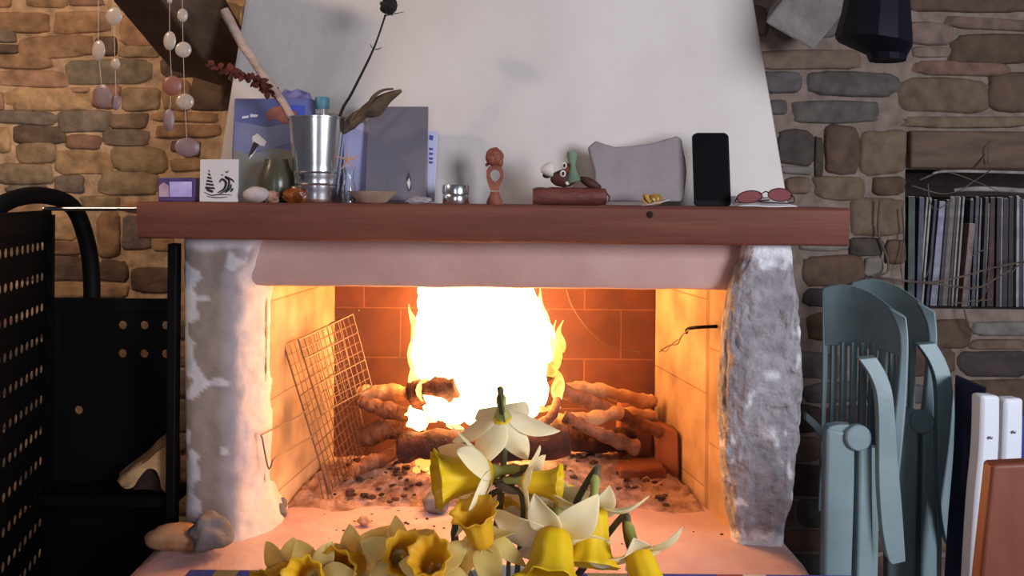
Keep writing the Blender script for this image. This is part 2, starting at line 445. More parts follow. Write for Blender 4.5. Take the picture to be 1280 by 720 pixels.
# right pillar: bulging rough stone
L_ = [(300, 937), (320, 933), (345, 922), (380, 914), (420, 909), (470, 906), (540, 906), (600, 909), (640, 915), (665, 921), (694, 922)]
R_ = [(300, 995), (320, 997), (345, 999), (380, 1003), (420, 1006), (470, 1008), (540, 1006), (600, 999), (640, 991), (665, 986), (694, 986)]
def interp(tab, y):
    for (a, p), (c, q) in zip(tab, tab[1:]):
        if a <= y <= c: return p+(q-p)*(y-a)/(c-a)
    return tab[0][1] if y < tab[0][0] else tab[-1][1]
b = MB(); rings = []; cols = []
ns = 110; NR = 120
for k in range(NR):
    y = 298+(694-298)*k/(NR-1)
    a = P(interp(L_, y)-5, y, 1.84); c = P(interp(R_, y)-2, y, 1.84)
    cx, w = (a.x+c.x)/2, (c.x-a.x)/2
    z = a.z if k else zt
    dpt = .085+.015*math.sin(math.pi*k/(NR-1))
    ring = []
    edge = min(1, k/18)*min(1, (NR-1-k)/16)
    for j in range(ns):
        an = 2*math.pi*j/ns; cc, ss = math.cos(an), math.sin(an)
        q = Vector((cc*1.4, ss*1.4, z*7))
        d = .16*mn.noise(q*1.2)+.20*mn.turbulence(Vector((q.x*2.6, q.y*2.6, q.z*1.6)), 4, True)*edge-.10*edge
        pxx = math.copysign(abs(cc)**.5, cc)*w*(1+.25*d*abs(ss)+.05*d); pyy = math.copysign(abs(ss)**.5, ss)*dpt*(1+.35*d)
        if cc < 0: pxx += max(0, pyy+.05)*.34*abs(cc)**.3
        wx = Vector((cx+pxx, pyy, z))
        fz = mn.noise(Vector((wx.x*26, wx.y*26, z*9)))*.007+abs(mn.noise(Vector((wx.x*55, wx.y*55, z*20+3))))*.012+mn.noise(Vector((wx.x*110, wx.y*110, z*60)))*.003
        if ss < .2: pyy -= fz*edge*min(1, (.2-ss)*1.5); pxx += fz*.45*edge*(1 if cc > 0 else -1)*abs(cc)**2
        ring.append(Vector((cx+pxx, 1.918+pyy, z)))
    rings.append(ring)
WHT = srgb(222, 220, 224); GRS = srgb(158, 153, 157); GRD = srgb(138, 133, 137)
V = [[b.v(p) for p in r_] for r_ in rings]
def mixc(a, c, t): t = max(0, min(1, t)); return tuple(p+(q-p)*t for p, q in zip(a, c))
def pillar_col(q, i):
    e = mn.noise(q*22); e2 = mn.noise(q*60)
    ww = max(9+5*e+3*e2-i, i-(NR-12)+4*e+3*e2)
    h = .6*mn.noise(Vector((q.x*20, q.y*20, q.z*9)))+.7*mn.noise(Vector((q.x*60, q.y*60, q.z*34)))
    c = mixc(GRS, GRD, (-h-.10)/.25); c = mixc(c, WHT, (h-.34)/.2)
    return mixc(c, WHT, ww/3)
for i in range(len(V)-1):
    for j in range(ns):
        j2 = (j+1) % ns
        f = b.face((V[i][j], V[i][j2], V[i+1][j2], V[i+1][j]))
        for l, (a, c) in zip(f.loops, ((i, j), (i, j2), (i+1, j2), (i+1, j))): l[b.cl] = pillar_col(rings[a][c], a)
b.col = WHT; b.face(V[0]); b.face(V[-1])
tag(b.build('pillar', M_stonepillar, fp, auto=0), 'bulging rough-hewn grey stone pillar')
# inner return of the right jamb, behind the pillar
b = MB(); b.prism([(xr, YO+.0, HZ-.01), (xr+.006, YO-.05, HZ-.01), (xr+.09, YO-.05, HZ-.01), (xr+.10, 2.06, HZ-.01), (xr+.02, 2.06, HZ-.01)], (0, 0, zt-HZ)); b.build('jamb', M_jamb, fp)

# hood: tapering plaster body
YH = 1.985
hl0 = P(264, 252, YH); hr0 = P(988, 256, YH); hl1 = P(303, 0, YH+.06); hr1 = P(945, 0, YH+.06)
def hx(z, p0, p1): t = (z-p0.z)/(p1.z-p0.z); return p0.x+(p1.x-p0.x)*t
b = MB(); rings = []
for z in [P(600, 302, 1.80).z-.003, 1.2, 1.35, 1.5, 1.75, 2.1, 2.45]:
    a, c = hx(z, hl0, hl1), hx(z, hr0, hr1); yf = YH+.06*(z-MZ)/.45
    ra = .018
    rings.append([Vector(q) for q in ((a, 2.49, z), (a, yf+ra, z), (a+ra*.3, yf+ra*.3, z), (a+ra, yf, z), (c-ra, yf, z), (c-ra*.3, yf+ra*.3, z), (c, yf+ra, z), (c, 2.49, z))])
b.loft(rings)
tag(b.build('chimney_hood', M_hood, fp, auto=30), 'smooth white plaster hood narrowing upwards')

# hearth slab and base
b = MB()
x_l, x_r = P(174, 690, 1.78).x, P(1018, 700, 1.75).x
nx, ny = 60, 26
top = []
for j in range(ny+1):
    y = 1.50+(2.42-1.50)*j/ny
    row = []
    for i in range(nx+1):
        t = i/nx; x = x_l+(x_r-x_l)*t
        e = min(t, 1-t); zz = HZ+.004*mn.noise(Vector((x*9, y*9, 0)))+.002*mn.noise(Vector((x*40, y*40, 2)))
        if i in (0, nx): zz -= .035; x += .012*mn.noise(Vector((y*25, t*5, 0)))
        elif e < .03: zz -= .008
        if j == 0: zz -= .03
        row.append(Vector((x, y, zz)))
    top.append(row)
b.grid(top)
edge = top[0]+[r_[-1] for r_ in top[1:]]+top[-1][::-1][1:]+[r_[0] for r_ in top[::-1][1:-1]]
lowr = [Vector((p.x, p.y, HZ-.11)) for p in edge]
A_ = [b.v(p) for p in edge]; B_ = [b.v(p) for p in lowr]
for i in range(len(A_)): b.face((A_[i], A_[(i+1) % len(A_)], B_[(i+1) % len(A_)], B_[i]))
b.face(B_)
bmesh.ops.remove_doubles(b.bm, verts=b.bm.verts[:], dist=1e-5)
tag(b.build('hearth_slab', M_hearth, fp, auto=50), 'rough pinkish white hearth slab')
b = MB(); b.box(((x_l+x_r)/2, 2.0, (HZ-.11)/2), (x_r-x_l-.08, .86, HZ-.11)); b.build('hearth_plinth', M_base, fp, smooth=False)

# mantel beam
b = MB()
ma, mb_ = P(170, 275, 1.80).x, P(1063, 285, 1.80).x
zb = P(600, 302, 1.80).z
rings = []
for i in range(41):
    t = i/40; x = ma+(mb_-ma)*t
    dz = -.0035*t+.0015*mn.noise(Vector((x*6, 0, 0))); dy = .003*mn.noise(Vector((x*5, 3, 0)))
    ch = .006 if i in (0, 40) else 0
    rings.append([Vector(q) for q in ((x, 1.80+dy+.004+ch, MZ), (x, 1.796+dy+ch, MZ-.006), (x, 1.80+dy+ch, zb+.006+dz), (x, 1.806+dy+ch, zb+dz), (x, 1.98, zb+dz), (x, 1.98, MZ))])
b.loft(rings)
mantel = thing('mantel_shelf', ((ma+mb_)/2, 1.89, zb), 'long thick reddish brown wooden mantel beam spanning the fireplace', 'mantel shelf')
b.build('beam', M_mantel, mantel, auto=50)
k_ = P(812, 268, 1.797)
b = MB(); b.lathe([(.0085, -.001), (.0075, .002), (.004, .0035), (.001, .004)], (k_.x, 1.7975, k_.z), 12, axis=(0, -1, 0))
b.build('knot', mat('knot', srgb(34, 18, 14), .9, bump=.5), mantel)

# braces beside the hood
def brace(name, pa, pb, w, d, label, m):
    a, c = Vector(pa), Vector(pb); t = (c-a).normalized(); s = t.cross(Vector((0, 1, 0))).normalized(); u = s.cross(t)
    mb = MB(); rings = []
    for k in range(9):
        p = a+(c-a)*k/8; j = .004*mn.noise(p*7)
        rings.append([p+s*(w/2+j)+u*d/2, p+s*(w/2+j)-u*d/2, p-s*(w/2-j)-u*d/2, p-s*(w/2-j)+u*d/2])
    mb.loft(rings)
    return tag(mb.build(name, m, smooth=False, bevel=.008), label, 'timber brace', 'timber braces beside the hood')
a_ = P(262, 66, 2.36); c_ = P(165, -75, 1.78)
brace('timber_brace', a_, c_, .15, .16, 'dark timber brace on the left of the hood, behind the shell strings', M_timber)
a_ = P(988, 36, 2.40); c_ = P(1085, -95, 2.20)
brace('timber_brace', a_, c_, .15, .12, 'grey timber brace on the right of the hood, beside the black lamp', M_plasterbrace)

# ------------------------------------------------------------------ fire, logs, ash
def ash_z(x, y):
    g = lambda cx, cy, sx, sy, h: h*math.exp(-((x-cx)/sx)**2-((y-cy)/sy)**2)
    return HZ+.006+g(-.05, 2.22, .22, .12, .05)+g(.25, 2.28, .2, .12, .035)+g(-.25, 2.27, .18, .1, .03)
M_ash = mat('ash_and_cinders', srgb(190, 152, 136), .95, col2=srgb(128, 92, 78), scale=30, detail=8, bump=.9, bscale=70)
b = MB(); rows = []
for j in range(50):
    y = 2.0+.385*j/49
    wl = xl+(xbl-xl)*(y-YO)/(YB-YO)+.012; wr = xr+(xbr-xr)*(y-YO)/(YB-YO)-.012
    row = []
    for i in range(91):
        x = wl+(wr-wl)*i/90
        q = Vector((x*34, y*34, 0))
        r_ = mn.turbulence(q, 3, True)*.018*min(1, j/14)
        fe = max(0, min(1, (y-2.03+.05*mn.noise(Vector((x*7, y*7, 3)))+.05*abs(x)/.4)/.10)); zz = HZ-.012+(ash_z(x, y)+r_-HZ+.012)*fe
        row.append(Vector((x, y, zz)))
    rows.append(row)
b.grid(rows)
o = b.build('ash_bed', M_ash, auto=0); tag(o, 'bed of grey ash and cinders under the fire', 'ash', kind='stuff')

M_bark = mat('bark', srgb(142, 96, 70), .85, col2=srgb(96, 58, 42), scale=24, stretch=(1, 1, 1), bump=.8, bscale=60)
M_pale = mat('pale_branch', srgb(206, 164, 120), .8, col2=srgb(170, 120, 84), scale=24, bump=.5, bscale=60)
M_char = mat('charred_bark', srgb(84, 44, 32), .9, col2=srgb(40, 22, 18), scale=20, bump=1.0, bscale=50)
M_cut = mat('cut_wood', srgb(214, 170, 120), .8, col2=srgb(180, 130, 90), scale=14)
def log(name, pts, r, m, label, seg=16, jit=.45, cat='log', grp='logs and branches on the fire'):
    pts = [P(*p) for p in pts]
    o_ = thing(name, (pts[0]+pts[-1])/2-Vector((0, 0, max(r) if isinstance(r, (list, tuple)) else r)), label, cat, grp)
    mb = MB(); mb.tube(pts, r, seg, n=10, jit=jit); mb.build('bark', m, o_, auto=60)
    for p, q, rr in ((pts[0], pts[1], r[0] if isinstance(r, (list, tuple)) else r), (pts[-1], pts[-2], r[-1] if isinstance(r, (list, tuple)) else r)):
        d = (p-q).normalized(); c = MB(); c.lathe([(rr*.88, -.002), (rr*.86, .0015), (rr*.3, .002)], p, seg, axis=d); c.build('cut_end', M_cut if m is not M_char else M_char, o_)
    return o_
log('firewood_log', [(500, 560, 2.14), (570, 553, 2.12), (640, 556, 2.11), (712, 552, 2.10)], [.032, .036, .034, .034], M_char, 'thick charred log lying across the front of the fire', 16)
log('firewood_log', [(516, 492, 2.2), (545, 486, 2.17), (572, 482, 2.15)], [.03, .036, .03], M_char, 'short charred log at the left foot of the flames', 14, .35)
log('firewood_log', [(668, 478, 2.22), (684, 462, 2.22), (697, 445, 2.24)], [.02, .024, .018], M_char, 'short charred stump at the right edge of the flames', 14, .35)
log('firewood_branch', [(450, 491, 2.3), (480, 490, 2.28), (512, 492, 2.26)], [.018, .02, .018], M_pale, 'pale straight branch on the left, topmost behind the grill', cat='branch')
log('firewood_branch', [(452, 502, 2.25), (482, 512, 2.22), (522, 521, 2.18)], [.016, .019, .017], M_bark, 'brown branch on the left just below the pale one', cat='branch')
log('firewood_branch', [(440, 588, 2.14), (475, 574, 2.18), (512, 548, 2.22)], [.016, .02, .02], M_bark, 'brown branch at lower left resting on the ash beside the grill', cat='branch')
log('firewood_branch', [(452, 548, 2.27), (485, 536, 2.25), (530, 530, 2.24)], [.024, .028, .02], M_bark, 'stout brown branch at mid left behind the lower branch', cat='branch')
log('firewood_branch', [(698, 487, 2.24), (740, 487, 2.25), (800, 500, 2.30), (818, 502, 2.32)], [.016, .019, .017, .015], M_pale, 'pale branch on the right, topmost of the pile', cat='branch')
log('firewood_branch', [(694, 482, 2.2), (722, 497, 2.2), (780, 520, 2.22), (836, 545, 2.25)], [.019, .018, .017, .015], M_bark, 'long brown branch sloping down to the right wall', cat='branch')
log('firewood_branch', [(690, 524, 2.17), (735, 524, 2.17), (775, 516, 2.22), (818, 520, 2.27)], [.014, .017, .016, .014], M_pale, 'knobbly pale branch on the right lying level across the pile', cat='branch')
log('firewood_branch', [(705, 520, 2.14), (745, 540, 2.13), (796, 560, 2.15)], [.014, .016, .019], M_bark, 'short thick branch on the right with its end near the brick', cat='branch')
log('firewood_branch', [(645, 533, 2.12), (672, 531, 2.12), (690, 520, 2.13), (697, 498, 2.16)], [.011, .013, .012, .01], M_bark, 'thin curved branch at the right foot of the flames', 10, .15, cat='branch')
log('firewood_branch', [(720, 478, 2.28), (724, 488, 2.24), (735, 503, 2.2)], [.006, .010, .012], M_bark, 'stubby twig poking up above the pile on the right', 8, .2, cat='branch')
log('firewood_branch', [(690, 545, 2.24), (740, 550, 2.26), (790, 548, 2.29)], [.03, .034, .03], M_char, 'dark thick log low down under the right branches', 14, .25)

M_brick = mat('loose_firebrick', srgb(150, 88, 62), .9, col2=srgb(120, 66, 48), scale=9, bump=.5)
def rock_box(name, pts, thick, m, label, cat, grp=None, bev=.006):
    mb = MB(); mb.prism([P(*p) for p in pts], (0, thick, 0)); return tag(mb.build(name, m, bevel=bev), label, cat, grp)
rock_box('firebrick', [(775, 505, 2.30), (816, 508, 2.30), (816, 585, 2.30), (772, 582, 2.30)], .07, M_brick, 'upright red firebrick behind the branches at the right', 'brick', 'firebricks')
rock_box('firebrick', [(820, 528, 2.24), (848, 540, 2.20), (850, 600, 2.20), (822, 592, 2.24)], .05, M_brick, 'red firebrick leaning on the right side wall', 'brick', 'firebricks')
rock_box('firebrick', [(775, 588, 2.17), (832, 585, 2.19), (834, 600, 2.19), (772, 604, 2.17)], .1, M_brick, 'flat firebrick lying on the ash at right', 'brick', 'firebricks')

# flames: an emitting body of overlapping tongues
def flame_mat(name, core, edge, s0, s1, alpha):
    m = bpy.data.materials.new(name); m.use_nodes = True; nt = m.node_tree; N = nt.nodes; L = nt.links; N.remove(N['Principled BSDF'])
    tc = N.new('ShaderNodeTexCoord'); n = N.new('ShaderNodeTexNoise'); n.inputs['Scale'].default_value = 9; n.inputs['Detail'].default_value = 3
    L.new(tc.outputs['Object'], n.inputs['Vector'])
    r = N.new('ShaderNodeMapRange'); r.inputs['From Min'].default_value = .4; r.inputs['From Max'].default_value = .62
    L.new(n.outputs[0], r.inputs['Value'])
    mc = N.new('ShaderNodeMix'); mc.data_type = 'RGBA'; mc.inputs['A'].default_value = edge; mc.inputs['B'].default_value = core
    L.new(r.outputs[0], mc.inputs['Factor'])
    ms = N.new('ShaderNodeMapRange'); ms.inputs['To Min'].default_value = s0; ms.inputs['To Max'].default_value = s1; L.new(r.outputs[0], ms.inputs['Value'])
    e = N.new('ShaderNodeEmission'); L.new(mc.outputs['Result'], e.inputs[0]); L.new(ms.outputs[0], e.inputs[1])
    if alpha < 1:
        t = N.new('ShaderNodeBsdfTransparent'); mx = N.new('ShaderNodeMixShader'); mx.inputs[0].default_value = alpha
        L.new(t.outputs[0], mx.inputs[1]); L.new(e.outputs[0], mx.inputs[2]); L.new(mx.outputs[0], N['Material Output'].inputs[0])
    else: L.new(e.outputs[0], N['Material Output'].inputs[0])
    return m
M_fcore = flame_mat('flame_core', (1, .52, .17, 1), (1, .48, .15, 1), 25, 28, 1)
M_fedge = flame_mat('flame_edge', (1, .62, .20, 1), (1, .34, .06, 1), 3.0, 4.0, .55)
fire = thing('fire', P(607, 530, 2.2), 'tall white-hot blaze of flames in the middle of the firebox', 'fire')
b = MB(); rings = []
sil = [(352, 527, 664), (361, 525, 666), (385, 522, 678), (405, 518, 688), (430, 516, 696), (450, 515, 690), (470, 520, 672), (490, 545, 676), (505, 560, 680), (520, 560, 668), (532, 590, 640)]
sil = [(286, 570, 625), (300, 556, 640), (325, 536, 656)]+sil
for k in range(60):
    y = 288+(532-288)*k/59
    lx = interp([(s[0], s[1]) for s in sil], y); rx = interp([(s[0], s[2]) for s in sil], y)
    a, c = P(lx, y, 2.2), P(rx, y, 2.2); cx = (a.x+c.x)/2; w = (c.x-a.x)/2
    ring = []
    for j in range(40):
        an = 2*math.pi*j/40
        d = 1+.09*mn.noise(Vector((math.cos(an)*2.2, math.sin(an)*2.2, a.z*11)))+.08*mn.noise(Vector((math.cos(an)*6, math.sin(an)*6, a.z*30)))
        ring.append(Vector((cx+math.cos(an)*w*d, 2.22+math.sin(an)*min(w*.6, .1)*d, a.z)))
    rings.append(ring)
b.loft(rings); b.build('flame_body', M_fcore, fire, auto=0)
def tongue(px, py, Yd, h, w, lean, m=M_fedge, sd=0):
    p = P(px, py, Yd); s = Yd/F
    pts = [p+Vector((lean*s*h*t*t+.006*math.sin(6*t+sd), 0, h*s*t)) for t in [i/10 for i in range(11)]]
    mb = MB(); mb.tube(pts, [w*s*.5, w*s*.85, w*s, w*s*.8, w*s*.5, w*s*.22, .001], 10); mb.build('flame_tongue', m, fire, auto=0)
for i, t in enumerate([(688, 470, 2.19, 75, 11, -.1), (700, 440, 2.21, 40, 6, .05), (672, 505, 2.14, 60, 16, .15), (523, 470, 2.21, 90, 12, .05), (660, 525, 2.12, 45, 16, .0), (545, 520, 2.13, 26, 18, -.5), (520, 535, 2.15, 28, 14, -.2),
                        (590, 530, 2.1, 45, 20, .1), (625, 528, 2.1, 50, 22, .0), (530, 500, 2.16, 40, 9, .3), (700, 500, 2.18, 45, 9, -.25), (565, 528, 2.1, 30, 16, .2), (518, 430, 2.22, 50, 7, -.1), (694, 460, 2.18, 60, 7, .0), (680, 415, 2.2, 55, 8, -.15), (522, 500, 2.2, 60, 8, -.2)]):
    tongue(*t, m=(M_fedge if i in (0, 1, 3, 9, 10, 12, 13, 14, 15) else M_fcore), sd=i)
M_ember = flame_mat('embers', (1, .55, .2, 1), (1, .3, .06, 1), 2.5, 6, 1)
b = MB(); r_ = random.Random(4)
for k in range(46):
    px = r_.uniform(505, 700); py = r_.uniform(508, 545); Yd = 2.16+r_.uniform(-.03, .06)
    b.ball(P(px, py, Yd), r_.uniform(.006, .014), 1, (1.4, 1, .7), .5, 2, k)
for k in range(10):
    b.ball(P(r_.uniform(514, 545), r_.uniform(573, 594), 2.14), r_.uniform(.008, .014), 1, (1.2, 1, .8), .5, 2, k)
tag(b.build('glowing_embers', M_ember), 'glowing white embers scattered among the charred logs', 'embers', kind='stuff')

M_cinder = mat('cinder', srgb(92, 60, 50), .95, col2=srgb(52, 36, 32), scale=30, bump=.8)
b = MB(); r_ = random.Random(9)
for k in range(150):
    y = r_.uniform(2.03, 2.3); x = r_.uniform(-.42, .40); rr = r_.uniform(.003, .009)
    b.ball((x, y, ash_z(x, y)+rr*.4+.006), rr, 1, (1.5, 1.2, .7), .5, 2, k)
for k in range(70):
    y = r_.uniform(1.80, 2.04); x = r_.gauss(-.1, .22); rr = r_.uniform(.001, .003)
    b.ball((x, y, HZ+rr*.4), rr, 1, (1.5, 1.2, .7), .5, 2, k)
tag(b.build('loose_cinders', M_cinder), 'loose cinders and crumbs of charcoal strewn over the hearth', 'cinders', kind='stuff')

# stones on the hearth
M_tan = mat('tan_stone', srgb(196, 150, 112), .8, col2=srgb(170, 120, 84), scale=12, bump=.4)
M_grock = mat('grey_rock', srgb(136, 126, 124), .85, col2=srgb(86, 80, 80), scale=14, bump=.7)
def rock(name, px, py, Yd, w, h, d, m, label, seed, grp='stones on the hearth', rough=.35):
    s = Yd/F; p = P(px, py, Yd); mb = MB(); mb.ball(p, 1, 4, (w*s/2, d*s/2, h*s/2), rough, 1.3, seed)
    return tag(mb.build(name, m, auto=70), label, 'stone', grp)
rock('hearth_stone', 222, 671, 1.80, 76, 30, 50, M_tan, 'flat tan stone on the left corner of the hearth', 3.3, rough=.25)
rock('hearth_stone', 263, 666, 1.775, 50, 46, 50, M_grock, 'lumpy grey stone at the foot of the left pillar', 8.1)
rock('hearth_stone', 348, 641, 1.97, 22, 19, 20, M_grock, 'small grey pebble inside the left jamb', 2.2)
rock('hearth_stone', 352, 630, 2.01, 16, 14, 16, M_grock, 'smaller dark pebble behind the grey pebble at the jamb', 5.2)
rock('hearth_stone', 455, 651, 1.93, 16, 11, 14, M_tan, 'tiny reddish pebble on the open hearth in front of the grill', 6.2)
rock('hearth_stone', 545, 628, 2.02, 36, 26, 30, M_grock, 'grey stone on the hearth beneath the left-facing daffodil', 7.4)

# wire grill leaning on the left side wall
gr = thing('grill_basket', P(420, 625, 2.08), 'hinged wire grill basket leaning against the left firebox wall', 'grill')
def leaf(A, B, C, D, off, nl, nc, name, rr=.0013):
    A, B, C, D = [P(*q)+Vector(off) for q in (A, B, C, D)]
    fm = MB(); fm.tube([A, B, C, D, A], rr*1.9, 6); fm.build(name+'_frame', M_wire, gr)
    w = MB()
    for i in range(1, nl):
        t = i/nl; w.tube([A+(B-A)*t, D+(C-D)*t], rr, 5)
    for j in range(1, nc):
        t = j/nc; w.tube([A+(D-A)*t+Vector((.001, -.002, 0)), B+(C-B)*t+Vector((.001, -.002, 0))], rr*(1.5 if j in (nc//3, nc*2//3) else .9), 5)
    w.build(name+'_wires', M_wire, gr)
leaf((355, 432, 2.04), (424, 400, 2.27), (460, 560, 2.28), (412, 618, 2.09), (0, 0, 0), 12, 15, 'leaf')
leaf((364, 424, 2.05), (432, 392, 2.27), (456, 482, 2.26), (392, 516, 2.08), (.02, -.012, 0), 10, 8, 'leaf')
h = MB(); h.tube([P(388, 505, 2.07), P(374, 520, 2.02), P(330, 542, 1.88), P(328, 548, 1.88), P(335, 584, 1.88), P(339, 582, 1.88), P(346, 570, 1.90), P(392, 545, 2.07)], .0018, 6, n=3)
h.build('handle', M_wire, gr)
h = MB(); h.tube([P(412, 405, 2.2), P(430, 396, 2.18), P(449, 388, 2.16)], .0018, 6); h.build('clasp', M_wire, gr)
h = MB()
for x in (403, 409, 414): h.tube([P(x-6, 590, 2.09), P(x+2, 627, 2.07)], .0016, 5)
h.tube([P(420, 622, 2.08), P(424, 625, 2.08), P(452, 622, 2.10)], .0018, 6); h.build('foot', M_wire, gr)

# hook and chain on the right side wall
hk = thing('wall_hook', P(893, 410, 2.0), 'black iron hook with hanging wire on the right firebox wall', 'hook')
h = MB(); h.tube([P(896, 408, 2.0), P(875, 409, 2.0), P(860, 411, 2.03), P(858, 416, 2.04)], .004, 8, n=3); h.build('bar', M_black, hk)
h = MB(); h.tube([P(861, 412, 2.02), P(852, 420, 2.05), P(847, 430, 2.08), P(836, 432, 2.12), P(824, 440, 2.2)], .0016, 6, n=4)
h.tube([P(848, 424, 2.06), P(838, 432, 2.1), P(832, 440, 2.12), P(826, 436, 2.16)], .0013, 6, n=4); h.build('wire', M_wire, hk)
h = MB(); h.tube([P(708, 362, 2.385), P(716, 385, 2.385), P(738, 415, 2.385), P(762, 432, 2.385), P(800, 440, 2.385)], .0016, 5, n=4)
tag(h.build('hanging_wire', M_wire), 'thin sooty wire trailing down the brick fireback right of the flames', 'wire')

# ------------------------------------------------------------------ things on the mantel
def MX(x, Y): return P(x, 235, Y).x
def px(Y): return Y/F
Z0 = MZ
# galvanised bucket
Yb = 1.885; s = px(Yb); bx_ = MX(396, Yb)
bk = thing('bucket', (bx_, Yb, Z0), 'shiny galvanised metal bucket of dried stems on the mantel', 'bucket')
rt, rb_, hh = 35.5*s, 25*s, 104*s
M_zinc = mat('galvanised_steel', (.82, .83, .86, 1), .22, 1.0, bump=.03, bscale=20)
b = MB(); pr = [(rb_-.002, .0), (rb_, .002)]
for i in range(1, 21):
    t = i/20; r0 = rb_+(rt-rb_)*t; bump_ = .0012 if abs(t-.22) < .02 or abs(t-.36) < .02 else 0
    pr.append((r0+bump_, hh*t))
pr += [(rt+.002, hh+.001), (rt+.002, hh+.004), (rt-.001, hh+.004), (rt-.003, hh), (rb_, .008), (.001, .006)]
b.lathe(pr, (bx_, Yb, Z0), 40); b.build('pail', M_zinc, bk, auto=50)
b = MB()
for t in (.22, .36): b.lathe([(rb_+(rt-rb_)*t+.0004, hh*t-.003), (rb_+(rt-rb_)*t+.0022, hh*t), (rb_+(rt-rb_)*t+.0004, hh*t+.003)], (bx_, Yb, Z0), 40, cap=False)
b.build('rib', M_zinc, bk)
# sticks in the bucket
M_drift = mat('driftwood', srgb(196, 168, 150), .85, col2=srgb(166, 140, 124), scale=14, stretch=(1, 1, 3), bump=.5)
b = MB(); b.tube([P(398, 236, Yb), P(365, 148, Yb), P(330, 95, Yb-.005), P(301, 52, Yb-.015), P(280, 12, Yb-.02)], [.006, .0085, .009, .0095, .0105], 10, n=5, jit=.2)
tag(b.build('driftwood_stick', M_drift), 'pale driftwood stick leaning left out of the metal bucket', 'stick')
ds = thing('dried_flower', P(405, 236, Yb), 'tall dried flower with round black seed head standing in the bucket', 'dried flower')
b = MB((.03, .02, .018, 1)); b.tube([P(405, 236, Yb), P(424, 148, Yb), P(440, 116, Yb), P(462, 72, Yb), P(472, 48, Yb), P(482, 18, Yb)], [.003, .0034, .003, .0026, .002, .0022], 8, n=5)
M_seed = mat('seed_head', (.012, .009, .009, 1), .8, bump=.9, bscale=90)
b.build('stem', M_seed, ds)
b = MB(); b.ball(P(486, 8, Yb), 11*s, 3, (1, 1, .95), .25, 5, 2)
for i in range(40):
    a = Vector((rnd.gauss(0, 1), rnd.gauss(0, 1), rnd.gauss(0, 1))).normalized(); c = P(486, 8, Yb)
    b.tube([c+a*9*s, c+a*12.5*s], [.0012, .0004], 4)
b.build('seed_head', M_seed, ds)
b = MB()
for q in ([(480, 20), (494, 17), (505, 15)], [(468, 62), (464, 58), (463, 55)], [(469, 62), (474, 61), (477, 59)]):
    b.tube([P(x, y, Yb) for x, y in q], [.0012, .001, .0005], 5)
b.build('sepal', M_seed, ds)
# russet dried spray
M_russet = mat('russet_leaf', srgb(116, 52, 40), .8, col2=srgb(78, 32, 28), scale=20, transl=.25)
sp = thing('dried_spray', P(390, 236, Yb-.01), 'spray of russet dried leaves arching left from the bucket', 'dried leaves')
stem_pts = [P(392, 236, Yb), P(362, 152, Yb), P(340, 118, Yb-.01), P(318, 100, Yb-.02), P(290, 90, Yb-.03), P(256, 80, Yb-.04)]
b = MB(); b.tube(stem_pts, [.0022, .0018, .0014, .001], 6, n=5); b.build('stem', M_russet, sp)
def leaf_blade(mb, p, d, n_, L, W, curl=.2):
    d = d.normalized(); sd = d.cross(n_).normalized(); up = sd.cross(d)
    rows = []
    for i in range(6):
        t = i/5; w = W*math.sin(math.pi*min(1, t*.92+.06))**.8
        c = p+d*L*t+up*(curl*L*t*t)
        rows.append([c-sd*w+up*w*.35, c, c+sd*w+up*w*.35])
    mb.grid(rows)
sm = smooth_path(stem_pts, 8)
for i in range(15, len(sm)-1):
    for q in range(2):
        d = Vector((rnd.gauss(0, 1), rnd.gauss(0, .8), rnd.gauss(0, 1)))
        b = MB(); leaf_blade(b, sm[i], d, Vector((0, -1, .2)), rnd.uniform(.012, .022) if i < 36 else rnd.uniform(.008, .014), rnd.uniform(.004, .008), rnd.uniform(-.4, .4)); b.build('leaf', M_russet, sp, solid=.0006)
# curled brown leaf
M_brleaf = mat('dry_brown_leaf', srgb(126, 104, 84), .8, col2=srgb(84, 66, 54), scale=22, transl=.2, bump=.4)
lf = thing('dried_leaf', P(425, 236, 1.87), 'curled brown dried leaf rising from the bucket above the grey book', 'dried leaf')
b = MB(); b.tube([P(408, 236, Yb), P(424, 166, Yb), P(434, 158, 1.87), P(446, 138, 1.87)], [.001, .001, .0015], 6, n=4); b.build('stem', M_brleaf, lf)
b = MB()
def ribbon(mb, pts, widths, Y0, tw=.4):
    c = smooth_path([P(x, y, Y0) for x, y in pts], 6); rows = []
    for i, p in enumerate(c):
        f = i/(len(c)-1)*(len(widths)-1); k = min(int(f), len(widths)-2); w = (widths[k]+(widths[k+1]-widths[k])*(f-k))*px(Y0)
        t = (c[min(i+1, len(c)-1)]-c[max(i-1, 0)]).normalized(); sd = Vector((-t.z, 0, t.x))
        rows.append([p+sd*w+Vector((0, tw*w, 0)), p+Vector((0, -tw*w, 0)), p-sd*w+Vector((0, tw*w, 0))])
    mb.grid(rows)
ribbon(b, [(430, 166), (438, 156), (450, 147), (456, 140), (468, 134), (484, 122), (502, 113)], [1, 7, 5, 8, 12, 7, 1.5], 1.87)
ribbon(b, [(456, 140), (466, 122), (478, 113), (492, 111)], [1, 2.5, 1.5, 1], 1.87)
ribbon(b, [(428, 168), (436, 154), (446, 146), (452, 138)], [1, 6, 8, 3], 1.875)
b.build('blade', M_brleaf, lf, solid=.0008)

